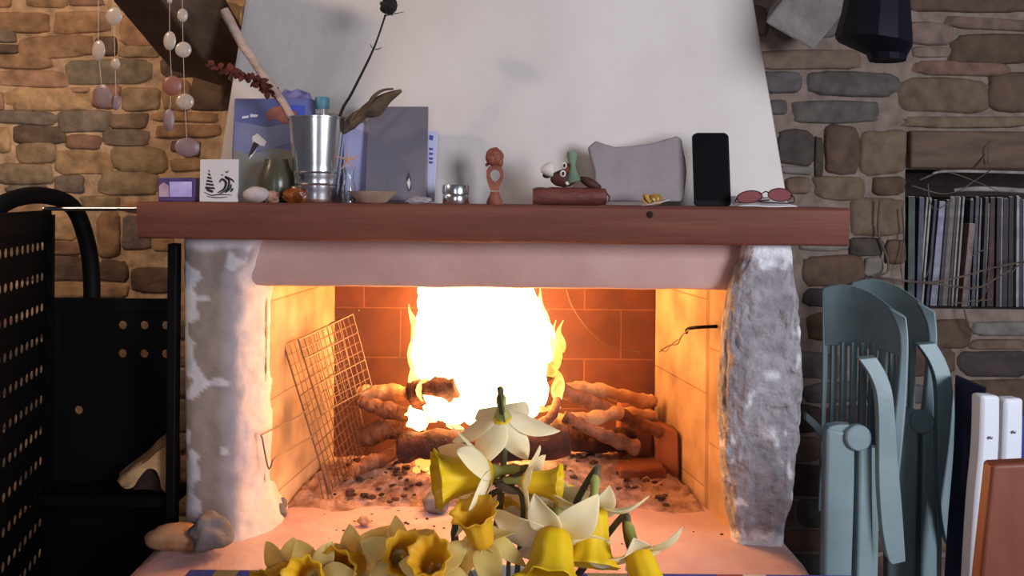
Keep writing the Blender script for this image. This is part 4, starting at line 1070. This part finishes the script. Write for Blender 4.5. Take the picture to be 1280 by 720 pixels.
b = MB(); zs_ = P(180, 616, 1.92).z; b.box(((far.x+xp)/2, 1.94, zs_-.01), (xp-far.x, .10, .02)); b.build('shelf', M_black, rk, smooth=False)
# split log in the rack
lgt = thing('split_log', P(190, 612, 1.93), 'pale split log with dark bark end lying in the black rack', 'log')
lgt.location.z = zs_
M_splt = mat('split_wood', srgb(206, 164, 116), .8, col2=srgb(168, 120, 76), scale=9, stretch=(1, 1, 3), bump=.3)
def split(name, outline, Ya, Yb2, m):
    b = MB(); rings = []
    for k in range(7):
        t = k/6; Yk_ = Ya+(Yb2-Ya)*t; sh = 1-.12*math.sin(math.pi*(1-t)/2)**6 if k == 0 else 1
        cx_ = sum(p[0] for p in outline)/len(outline); cy_ = sum(p[1] for p in outline)/len(outline)
        base = smooth_path([P(cx_+(x-cx_)*sh, cy_+(y-cy_)*sh, Ya) for x, y in outline+outline[:1]], 4)[:-1]
        rings.append([Vector((p.x-.03*t, Yk_, p.z+.012*mn.noise(Vector((p.x*12, p.z*12, k*.5))))) for p in base])
    b.loft(rings); return b.build(name, m, lgt, auto=60)
split('wood', [(146, 606), (150, 602), (168, 588), (186, 574), (200, 560), (222, 553), (224, 612), (206, 616), (202, 600), (196, 588), (184, 588), (172, 602), (164, 613), (152, 613)], 1.90, 2.0-.02, M_splt)
split('bark', [(164, 616), (172, 600), (184, 586), (198, 586), (204, 600), (208, 617)], 1.915, 1.975, mat('dark_bark', srgb(52, 34, 26), .9, bump=.6))

# ------------------------------------------------------------------ lamp shade upper right
lp = thing('pendant_lamp', P(1092, -60, 1.75), 'black tilted metal lampshade hanging at the upper right', 'lamp')
sL = px(1.75)
b = MB(); rings = []
for cx_, yl, yr, hw in ((1098, -64, -64, 14), (1098, -58, -58, 30), (1097, -20, -20, 37), (1095, 14, 22, 41), (1092, 40, 52, 45.5), (1092, 46, 60, 45), (1108, 66, 71, 24), (1109, 75, 77, 22), (1109, 74, 76, 18)):
    rings.append([P(cx_+hw*math.cos(a), (yl+yr)/2+(yr-yl)/2*math.cos(a), 1.78)+Vector((0, hw*sL*math.sin(a), 0)) for a in [2*math.pi*(k+.5)/12 for k in range(12)]])
b.loft(rings); b.build('shade', mat('black_lamp', (.005, .0055, .010, 1), .55, spec=.12), lp, auto=25)
b = MB(); b.tube([P(1100, -55, 1.80), P(1102, -120, 1.82), P(1102, -330, 1.82)], .004, 8); b.build('cord', M_black, lp)

# ------------------------------------------------------------------ niche: magazines, sticks and dry vine
spec = [  # bottom x, top x, width px, top y, colour, name of colour
    (1136, 1137, 9, 246, srgb(80, 92, 84), 'green-grey'), (1146, 1150, 7, 247, srgb(92, 90, 112), 'slate blue'), (1150, 1161, 3, 247, srgb(186, 180, 176), 'white'), (1155, 1166, 3, 247, srgb(196, 190, 186), 'white'), (1160, 1171, 4, 250, srgb(74, 70, 86), 'dark blue'),
    (1166, 1178, 9, 252, srgb(168, 166, 186), 'lilac white'), (1175, 1186, 5, 250, srgb(70, 66, 72), 'charcoal'), (1181, 1192, 7, 246, srgb(134, 124, 116), 'grey beige'), (1188, 1199, 4, 246, srgb(84, 76, 72), 'dark grey'), (1193, 1203, 3, 246, srgb(184, 176, 170), 'white'), (1197, 1207, 3, 246, srgb(176, 168, 164), 'off-white'),
    (1202, 1212, 8, 280, srgb(158, 132, 124), 'pinkish'), (1208, 1215, 5, 250, srgb(64, 62, 72), 'black'), (1213, 1218, 3, 248, srgb(180, 176, 172), 'white'), (1217, 1223, 5, 246, srgb(88, 92, 104), 'blue grey'), (1223, 1229, 3, 248, srgb(150, 146, 144), 'light grey'), (1227, 1232, 5, 247, srgb(70, 64, 70), 'charcoal'),
    (1231, 1238, 4, 254, srgb(172, 164, 160), 'off-white'), (1236, 1241, 9, 247, srgb(78, 44, 42), 'dark red'), (1245, 1247, 6, 247, srgb(58, 40, 40), 'maroon'), (1250, 1252, 4, 247, srgb(160, 152, 156), 'pale grey'), (1254, 1256, 7, 248, srgb(62, 50, 54), 'dark brown'), (1261, 1263, 6, 246, srgb(54, 48, 52), 'black'), (1267, 1268, 5, 247, srgb(66, 52, 58), 'plum'),
    (1272, 1273, 4, 245, srgb(190, 184, 180), 'white'), (1277, 1277, 5, 248, srgb(74, 66, 78), 'dark violet'), (1282, 1282, 5, 250, srgb(170, 168, 184), 'lilac'), (1287, 1287, 6, 250, srgb(90, 86, 92), 'grey')]
ordn = ['first', 'second', 'third', 'fourth', 'fifth', 'sixth', 'seventh', 'eighth', 'ninth', 'tenth', 'eleventh', 'twelfth', 'thirteenth', 'fourteenth', 'fifteenth', 'sixteenth', 'seventeenth', 'eighteenth', 'nineteenth', 'twentieth', 'twenty-first', 'twenty-second', 'twenty-third', 'twenty-fourth', 'twenty-fifth', 'twenty-sixth', 'twenty-seventh', 'twenty-eighth']
M_pages = mat('yellowed_pages', srgb(190, 180, 165), .9)
YM = 2.54
for i, (x0, x1, w, ty, c, cn) in enumerate(spec):
    a = P(x0, 385, YM); t_ = P(x1, ty, YM); sM = px(YM); a.z = NZ0+.001
    ww = (w-.6)*sM; dp = rnd.uniform(.17, .2); yo = rnd.uniform(0, .02)
    g = thing('magazine', (a.x+ww/2, YM+dp/2, a.z), f'{cn} magazine spine, {ordn[i]} from the left in the stone niche', 'magazine', 'magazines on the niche shelf')
    c = tuple(v*.72 for v in c[:3])+(1,)  # covers darkened to hold the shade inside the niche
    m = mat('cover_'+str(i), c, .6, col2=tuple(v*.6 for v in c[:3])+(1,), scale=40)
    b = MB(); q = [Vector((a.x, YM+yo, a.z)), Vector((a.x+ww, YM+yo, a.z)), Vector((t_.x+ww, YM+yo, t_.z)), Vector((t_.x, YM+yo, t_.z))]
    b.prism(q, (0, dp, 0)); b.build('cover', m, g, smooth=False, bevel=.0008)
    e = .0008
    b = MB(); q = [Vector((t_.x+e, YM+yo+.004, t_.z-.002)), Vector((t_.x+ww-e, YM+yo+.004, t_.z-.002)), Vector((t_.x+ww-e, YM+yo+.004, t_.z+.0012)), Vector((t_.x+e, YM+yo+.004, t_.z+.0012))]
    b.prism(q, (0, dp-.008, 0)); b.build('pages', M_pages, g, smooth=False)
M_stick = mat('weathered_stick', srgb(160, 152, 146), .85, col2=srgb(120, 112, 106), scale=30, bump=.4)
b = MB(); b.tube([P(1166, 217, YW-.03), P(1188, 214, YW-.035), P(1290, 216, YW-.03)], [.0025, .004, .0045], 8, n=4, jit=.2); tag(b.build('stick', M_stick), 'thin grey stick lying across the top of the niche, upper one', 'stick', 'sticks across the niche')
b = MB(); b.tube([P(1192, 238, YW+.03), P(1225, 236, YW+.03), P(1290, 239, YW+.04)], [.005, .0075, .008], 8, n=4, jit=.2); tag(b.build('stick', M_stick), 'thicker grey stick resting on top of the magazines', 'stick', 'sticks across the niche')
M_vine = mat('dry_vine', srgb(104, 88, 78), .85, col2=srgb(76, 62, 56), scale=30)
vn = thing('dry_vine', P(1180, 370, YW-.03), 'tangle of dry vine tendrils trailing over the stone niche', 'dry vine')
vines = [[(1100, 250), (1098, 290), (1108, 320), (1110, 338), (1098, 345), (1080, 352), (1062, 358)], [(1062, 356), (1100, 348), (1140, 352), (1170, 352), (1205, 345), (1240, 335), (1290, 325)], [(1140, 352), (1180, 356), (1220, 360), (1250, 345), (1290, 322)],
         [(1150, 225), (1180, 215), (1215, 225), (1250, 240)], [(1140, 232), (1175, 242), (1200, 238), (1215, 228), (1240, 212)], [(1236, 205), (1236, 185), (1244, 175)], [(1220, 212), (1228, 198), (1232, 192)], [(1160, 230), (1162, 250), (1170, 262), (1190, 250)],
         [(1205, 385), (1212, 410), (1225, 420)], [(1190, 380), (1215, 376), (1240, 372), (1232, 350), (1236, 330)], [(1128, 260), (1130, 300), (1126, 330), (1130, 360)], [(1165, 310), (1160, 340), (1150, 356)], [(1215, 320), (1230, 312), (1240, 310)], [(1240, 300), (1236, 340), (1230, 370), (1210, 385)], [(1265, 340), (1278, 328), (1292, 330)]]
for i, q in enumerate(vines):
    b = MB(); b.tube([P(x, y, YW-.035+.01*math.sin(i*2+k)) for k, (x, y) in enumerate(q)], [.0022, .0018, .001] if i > 2 else [.003, .003, .002], 6, n=5, jit=.2); b.build('tendril', M_vine, vn)

# ------------------------------------------------------------------ folded garden chairs
M_plast = mat('sage_plastic', srgb(136, 158, 162), .45, col2=srgb(124, 145, 149), scale=9, bump=.1)
def strip(mb, Lpts, Rpts, thick, n=6):
    A = smooth_path([P(*p) for p in Lpts], n); B = smooth_path([P(*p) for p in Rpts], n)
    v = Vector(thick)
    mb.loft([[a, b_, b_+v, a+v] for a, b_ in zip(A, B)])
def garden_chair(back, legs, arm, dY, label):
    cur = [back]; dx = back[0]
    def T(p): return (p[0]+cur[0][0], p[1]+cur[0][1], p[2]+dY)
    S = lambda pts: [T(p) for p in pts]
    t = thing('folding_chair', Vector((P(1090+dx, 700, 1.95+dY).x, 1.95+dY, 0)), label, 'garden chair', 'folded garden chairs by the right wall')
    # back crest: curved board
    b = MB(); strip(b, S([(1029, 360, 2.10), (1055, 356, 2.06), (1085, 364, 2.0), (1112, 382, 1.94), (1130, 398, 1.90)]), S([(1031, 432, 2.10), (1058, 432, 2.06), (1088, 436, 2.0), (1110, 440, 1.94), (1124, 446, 1.90)]), (.004, .02, 0)); b.build('backrest', M_plast, t, auto=50, bevel=.004)
    # side rail, with its light edge
    b = MB(); strip(b, S([(1110, 384, 1.93), (1124, 420, 1.90), (1122, 480, 1.89), (1116, 540, 1.88), (1112, 600, 1.88)]), S([(1133, 396, 1.89), (1136, 430, 1.885), (1134, 490, 1.88), (1130, 540, 1.87), (1124, 600, 1.87)]), (.01, .035, 0)); b.build('side_rail', M_plast, t, auto=50, bevel=.004)
    b = MB(); strip(b, S([(1028, 362, 2.10), (1028, 450, 2.10), (1026, 540, 2.09), (1022, 640, 2.06)]), S([(1034, 362, 2.10), (1035, 450, 2.10), (1032, 540, 2.09), (1030, 640, 2.06)]), (.01, .03, 0)); b.build('side_rail', M_plast, t, auto=50, bevel=.003)
    for k in range(6):
        x = 1040+k*12.5; Y_ = 2.09-k*.026
        b = MB(); strip(b, S([(x, 428, Y_), (x-1, 490, Y_), (x-3, 560, Y_-.01), (x-4, 610, Y_-.02)]), S([(x+7, 428, Y_), (x+6, 490, Y_), (x+4, 560, Y_-.01), (x+3, 610, Y_-.02)]), (0, .012, 0)); b.build('slat', M_plast, t, auto=50)
    cur[0] = arm
    b = MB(); strip(b, S([(1074, 449, 1.82), (1090, 474, 1.81), (1098, 510, 1.80), (1099, 600, 1.80), (1103, 660, 1.80), (1110, 697, 1.80), (1116, 706, 1.80)]), S([(1096, 447, 1.82), (1109, 470, 1.81), (1117, 500, 1.80), (1122, 570, 1.80), (1128, 640, 1.80), (1131, 686, 1.80), (1132, 702, 1.80)]), (.004, .03, 0)); b.build('armrest', M_plast, t, auto=50, bevel=.005)
    cur[0] = legs
    b = MB()
    strip(b, S([(1034, 536, 1.83), (1033, 600, 1.83), (1031, 700, 1.83), (1030, 800, 1.83)]), S([(1069, 542, 1.83), (1069, 600, 1.83), (1066, 700, 1.83), (1062, 800, 1.83)]), (0, .035, 0)); b.build('leg', M_plast, t, auto=50, bevel=.006)
    b = MB()
    strip(b, S([(1074, 556, 1.83), (1074, 600, 1.83), (1072, 700, 1.83), (1070, 800, 1.83)]), S([(1091, 548, 1.83), (1091, 600, 1.83), (1092, 700, 1.83), (1092, 800, 1.83)]), (0, .035, 0)); b.build('leg', M_plast, t, auto=50, bevel=.005)
    b = MB(); c = P(*T((1074, 548, 1.82))); b.lathe([(.026, -.02), (.027, -.016), (.027, -.002), (.024, .001), (.01, .001)], c, 24, axis=(0, -1, 0)); b.build('hinge', M_plast, t, auto=20)
    b = MB(); strip(b, S([(1036, 534, 1.835), (1050, 531, 1.835), (1066, 532, 1.835)]), S([(1036, 552, 1.835), (1050, 552, 1.835), (1072, 552, 1.835)]), (0, .03, 0)); b.build('leg_cap', M_plast, t, auto=50, bevel=.004)
    # folded seat behind the legs
    b = MB(); strip(b, S([(1040, 560, 1.90), (1042, 660, 1.90), (1044, 780, 1.90)]), S([(1100, 560, 1.90), (1098, 660, 1.90), (1096, 780, 1.90)]), (0, .022, 0)); b.build('seat', M_plast, t, auto=50)
    b = MB(); strip(b, S([(1008, 516, 1.98), (1022, 528, 1.96), (1034, 545, 1.94)]), S([(1008, 526, 1.98), (1020, 538, 1.96), (1032, 556, 1.94)]), (0, .02, 0)); b.build('seat_link', M_plast, t)
    return t
garden_chair((0, 0), (0, 0), (0, 0), 0, 'folded pale green slatted plastic chair, front one nearest the pillar')
garden_chair((36, -7), (80, -20), (74, -18), .2, 'folded pale green plastic chair behind, nearer the blue fabric')

# folded blue and white lounger
M_navy = mat('navy_canvas', srgb(32, 34, 78), .8, col2=srgb(26, 26, 62), scale=20)
M_whitep = mat('white_plastic', srgb(226, 230, 238), .4)
M_screw = mat('screw', srgb(120, 116, 116), .4, .8)
lo = thing('folding_lounger', Vector((P(1230, 700, 1.75).x, 1.75, 0)), 'folded lounger with white frame and navy canvas at right', 'lounger')
b = MB(); strip(b, [(1194, 470, 1.98), (1192, 560, 1.97), (1184, 660, 1.96), (1176, 800, 1.95)], [(1232, 486, 1.80), (1228, 560, 1.80), (1222, 660, 1.80), (1216, 800, 1.80)], (.01, .015, 0)); b.build('canvas', M_navy, lo, auto=50)
for L0, R0 in (([(1228, 494, 1.74), (1226, 560, 1.74), (1219, 640, 1.735), (1210, 800, 1.73)], [(1251, 495, 1.74), (1250, 560, 1.74), (1243, 640, 1.735), (1234, 800, 1.73)]), ([(1257, 499, 1.78), (1255, 560, 1.78), (1252, 640, 1.78), (1246, 800, 1.78)], [(1280, 498, 1.78), (1279, 560, 1.78), (1276, 640, 1.78), (1272, 800, 1.78)])):
    b = MB(); strip(b, L0, R0, (-.008, .03, 0)); fr_ = b.build('rail', M_whitep, lo, auto=50, bevel=.006)
    b = MB()
    for k in ((1, .25) if L0[0][0] < 1240 else (1,)):
        pass
    for yy in ((547, 629) if L0[0][0] < 1240 else (540,)):
        xx = (interp([(p[1], p[0]) for p in L0], yy)+interp([(p[1], p[0]) for p in R0], yy))/2
        b.lathe([(.003, 0), (.003, .002), (.0012, .003)], P(xx, yy, L0[0][2]-.004), 10, axis=(0, -1, 0))
    b.build('screw', M_screw, lo)
b = MB(); strip(b, [(1276, 520, 1.85), (1276, 600, 1.85), (1272, 800, 1.85)], [(1330, 520, 1.85), (1330, 600, 1.85), (1330, 800, 1.85)], (0, .01, 0)); b.build('canvas', mat('blue_canvas', srgb(48, 52, 130), .8), lo)
# reddish wooden panel chair back in the corner
M_redw = mat('red_brown_wood', srgb(122, 66, 46), .5, col2=srgb(108, 56, 40), scale=6, stretch=(4, 1, 1), bump=.05)
wp = thing('chair_back', Vector((P(1270, 640, 1.35).x, 1.35, 0)), 'plain reddish brown wooden board in the lower right corner', 'wooden board')
b = MB(); b.prism([P(1241, 581, 1.35), P(1300, 578, 1.35), P(1340, 578, 1.35), P(1340, 1160, 1.35), P(1195, 1160, 1.35), P(1226, 720, 1.35)], (.0, .03, 0)); b.build('board', M_redw, wp, bevel=.006, segs=3)

# ------------------------------------------------------------------ table, cloth, vase and daffodils
TZ = .705
tY = (CZ-TZ)*F/(711-HY)
tx0, tx1 = P(240, 711, tY).x, P(1062, 711, tY).x
tbl = thing('table', ((tx0+tx1)/2, .62, 0), 'small table under a striped cloth in the foreground', 'table')
b = MB(); b.box(((tx0+tx1)/2, (tY+.32)/2, TZ-.02), (tx1-tx0-.01, tY-.32-.01, .03)); b.build('tabletop', M_redw, tbl, bevel=.004)
for sx in (tx0+.05, tx1-.05):
    for yy in (.37, tY-.05):
        b = MB(); b.tube([(sx, yy, TZ-.035), (sx, yy, 0)], [.024, .017], 10); b.build('leg', M_redw, tbl)
M_cloth = mat('striped_cloth', attr=True, rough=.9, scale=60, amt=.12, bump=.2, bscale=200)
BL = srgb(58, 66, 150); WH = srgb(196, 190, 180); RDC = srgb(150, 60, 58); TAN = srgb(150, 130, 84)
b = MB(BL)
segs_ = [(0, .04, BL), (.04, .075, TAN), (.075, .24, BL), (.24, .30, RDC), (.30, .36, WH), (.36, .6, BL), (.6, .66, TAN), (.66, .795, BL), (.795, .835, RDC), (.835, .87, WH), (.87, 1.0, BL)]
for a0, a1, c in segs_:
    b.col = c; xa, xb_ = tx0+(tx1-tx0)*a0, tx0+(tx1-tx0)*a1
    rows = [[Vector((xa+(xb_-xa)*i/3, y, z+.0015)) for i in range(4)] for y, z in ((.32, TZ-.14), (.322, TZ-.02), (.33, TZ-.004), (.6, TZ-.004), (tY-.006, TZ-.004), (tY+.002, TZ-.012), (tY+.006, TZ-.15))]
    b.grid(rows)
bmesh.ops.remove_doubles(b.bm, verts=b.bm.verts[:], dist=1e-5)
tag(b.build('tablecloth', M_cloth, solid=.002), 'blue tablecloth with red, white and tan stripes in the foreground', 'tablecloth')
vx = P(632, 740, .74).x
b = MB(); b.lathe([(.04, 0), (.052, .004), (.058, .03), (.055, .055), (.046, .075), (.05, .083), (.047, .083), (.043, .074), (.052, .05), (.05, .01), (.001, .006)], (vx, .74, TZ), 32)
tag(b.build('vase', mat('white_china', srgb(206, 206, 210), .25)), 'low white vase holding the daffodils on the tablecloth', 'vase')

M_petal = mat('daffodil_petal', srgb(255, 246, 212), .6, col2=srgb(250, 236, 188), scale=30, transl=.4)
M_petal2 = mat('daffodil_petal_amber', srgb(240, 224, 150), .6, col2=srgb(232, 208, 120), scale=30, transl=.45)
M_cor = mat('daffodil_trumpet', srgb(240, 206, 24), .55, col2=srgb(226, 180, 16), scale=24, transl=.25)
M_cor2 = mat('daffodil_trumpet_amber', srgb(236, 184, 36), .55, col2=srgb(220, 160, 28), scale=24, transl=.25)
M_stem = mat('daffodil_stem', srgb(96, 92, 60), .6, col2=srgb(78, 72, 50), scale=10, transl=.1)
M_tube = mat('daffodil_tube', srgb(168, 168, 90), .6, transl=.2)
M_spathe = mat('papery_spathe', srgb(150, 130, 110), .8, col2=srgb(120, 104, 90), scale=30, transl=.3)
def daffodil(px_, py_, Yd, face, size, label, amber=False, spin=0.0, stem_px=None, reflex=.25, tl=1.0, tr=1.0):
    c = P(px_, py_, Yd); d = Vector(face).normalized(); s_ = size
    t = thing('daffodil', (vx+(c.x-vx)*.1, .74, TZ+.01), label, 'daffodil', 'daffodils in the vase')
    up = Vector((0, 0, 1)) if abs(d.z) < .9 else Vector((0, 1, 0))
    u = d.cross(up).normalized(); v = u.cross(d)
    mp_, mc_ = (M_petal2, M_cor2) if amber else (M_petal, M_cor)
    for k in range(6):
        a = spin+k*math.pi/3; rad = u*math.cos(a)+v*math.sin(a); tan = d.cross(rad)
        L = s_*(1.0 if k % 2 == 0 else .92)*rnd.uniform(.92, 1.06); W = s_*(.36 if k % 2 == 0 else .30)
        fl_ = reflex+rnd.uniform(-.15, .15); tw = rnd.uniform(-.35, .35)
        rows = []
        for i in range(9):
            q = i/8; w = W*(math.sin(math.pi*min(1, .10+q*.90))**.75)*(1-.25*q)
            if i == 8: w = W*.02
            cc = c+rad*L*(.10+q*.9)-d*L*(fl_*(q**1.6)-.15*math.sin(math.pi*q)*.5)
            row = []
            for j in range(-2, 3):
                e = j/2
                row.append(cc+tan*w*e*math.cos(tw*q)+d*(w*e*math.sin(tw*q)+.22*w*abs(e)**1.5+.05*s_*mn.noise(Vector((q*3, e*2, k*3.1+px_)))))
            rows.append(row)
        b = MB(); b.grid(rows); b.build('petal', mp_, t, auto=0, solid=.0007, sub=1)
    R_c = s_*.44*tr; Lc = s_*1.0*tl
    prof = [(.30, -.02), (.50, .03), (.60, .2), (.64, .4), (.70, .6), (.80, .78), (.98, .93), (1.14, 1.0)]
    b = MB(); b.lathe([(r_*R_c, h_*Lc) for r_, h_ in prof], c, 36, axis=d, cap=False, fr=lambda a, i: 1+(.015+.085*(i/7)**3)*math.sin(9*a+px_)+.02*math.sin(23*a)*(i > 5))
    b.build('trumpet', mc_, t, auto=0, solid=.0009)
    b = MB(); b.ball(c+d*Lc*.5, s_*.05, 1, (1, 1, 1.0)); b.tube([c, c+d*Lc*.55], s_*.03, 6); b.build('stamen', M_cor2, t)
    # tube, neck, stem
    n0 = c-d*s_*.42; nk = c-d*s_*.75+Vector((0, 0, -s_*.10))
    b = MB(); b.tube([c-d*s_*.02, c-d*s_*.2, n0, n0-d*s_*.12], [s_*.15, s_*.08, s_*.10, s_*.05], 10); b.build('flower_tube', M_tube, t)
    if stem_px: low = [P(*q) for q in stem_px]
    else: low = [Vector((nk.x*.75+vx*.25, nk.y*.7+.74*.3, nk.z-s_*.8))]
    endp = Vector((vx+max(-.035, min(.035, (c.x-vx)*.22)), .74+max(-.03, min(.03, (Yd-.74)*.5)), TZ+.05))
    low = [p for p in low if p.z > endp.z+.012]
    b = MB(); b.tube([n0-d*s_*.05, nk]+low+[endp, Vector((endp.x, endp.y, TZ+.014))], [s_*.055, s_*.06, s_*.075, s_*.08], 8, n=5); b.build('stem', M_stem, t)
    b = MB(); leaf_blade(b, nk, d+Vector((0, 0, -.3)), u, s_*.7, s_*.10, .1); b.build('spathe', M_spathe, t, solid=.0005)
    return t
dz = .036
daffodil(614, 590, .72, (-1, -.30, -.06), .046, 'daffodil in side view with its yellow trumpet pointing left', spin=.3, stem_px=[(576, 645, .73), (577, 700, .735)], reflex=-.75, tl=1.0, tr=1.0)
daffodil(628, 521, .74, (.05, .45, -.85), .046, 'topmost pale daffodil, drooping and facing the fire', spin=.1, stem_px=[(630, 560, .75), (626, 620, .745), (619, 690, .735)], reflex=-.5, tl=.4, tr=.7)
daffodil(654, 602, .71, (1, -.25, .0), .032, 'small daffodil in side view with its yellow trumpet pointing right', spin=.5, stem_px=[(652, 620, .73), (648, 700, .735)], reflex=-.45, tl=.95)
daffodil(693, 668, .69, (-.12, -.8, -.52), .050, 'large bright daffodil facing the viewer, low in the middle of the bunch', spin=.2, reflex=.15, tl=1.0, tr=1.15)
daffodil(742, 632, .71, (-.1, -.45, -.85), .045, 'daffodil with long pale petals and lemon trumpet hanging down, right of centre', spin=.9, reflex=.1, tl=1.0)
daffodil(796, 688, .70, (.25, -.55, -.75), .043, 'daffodil at the lower right edge of the bunch above the cloth', spin=.0, reflex=.1)
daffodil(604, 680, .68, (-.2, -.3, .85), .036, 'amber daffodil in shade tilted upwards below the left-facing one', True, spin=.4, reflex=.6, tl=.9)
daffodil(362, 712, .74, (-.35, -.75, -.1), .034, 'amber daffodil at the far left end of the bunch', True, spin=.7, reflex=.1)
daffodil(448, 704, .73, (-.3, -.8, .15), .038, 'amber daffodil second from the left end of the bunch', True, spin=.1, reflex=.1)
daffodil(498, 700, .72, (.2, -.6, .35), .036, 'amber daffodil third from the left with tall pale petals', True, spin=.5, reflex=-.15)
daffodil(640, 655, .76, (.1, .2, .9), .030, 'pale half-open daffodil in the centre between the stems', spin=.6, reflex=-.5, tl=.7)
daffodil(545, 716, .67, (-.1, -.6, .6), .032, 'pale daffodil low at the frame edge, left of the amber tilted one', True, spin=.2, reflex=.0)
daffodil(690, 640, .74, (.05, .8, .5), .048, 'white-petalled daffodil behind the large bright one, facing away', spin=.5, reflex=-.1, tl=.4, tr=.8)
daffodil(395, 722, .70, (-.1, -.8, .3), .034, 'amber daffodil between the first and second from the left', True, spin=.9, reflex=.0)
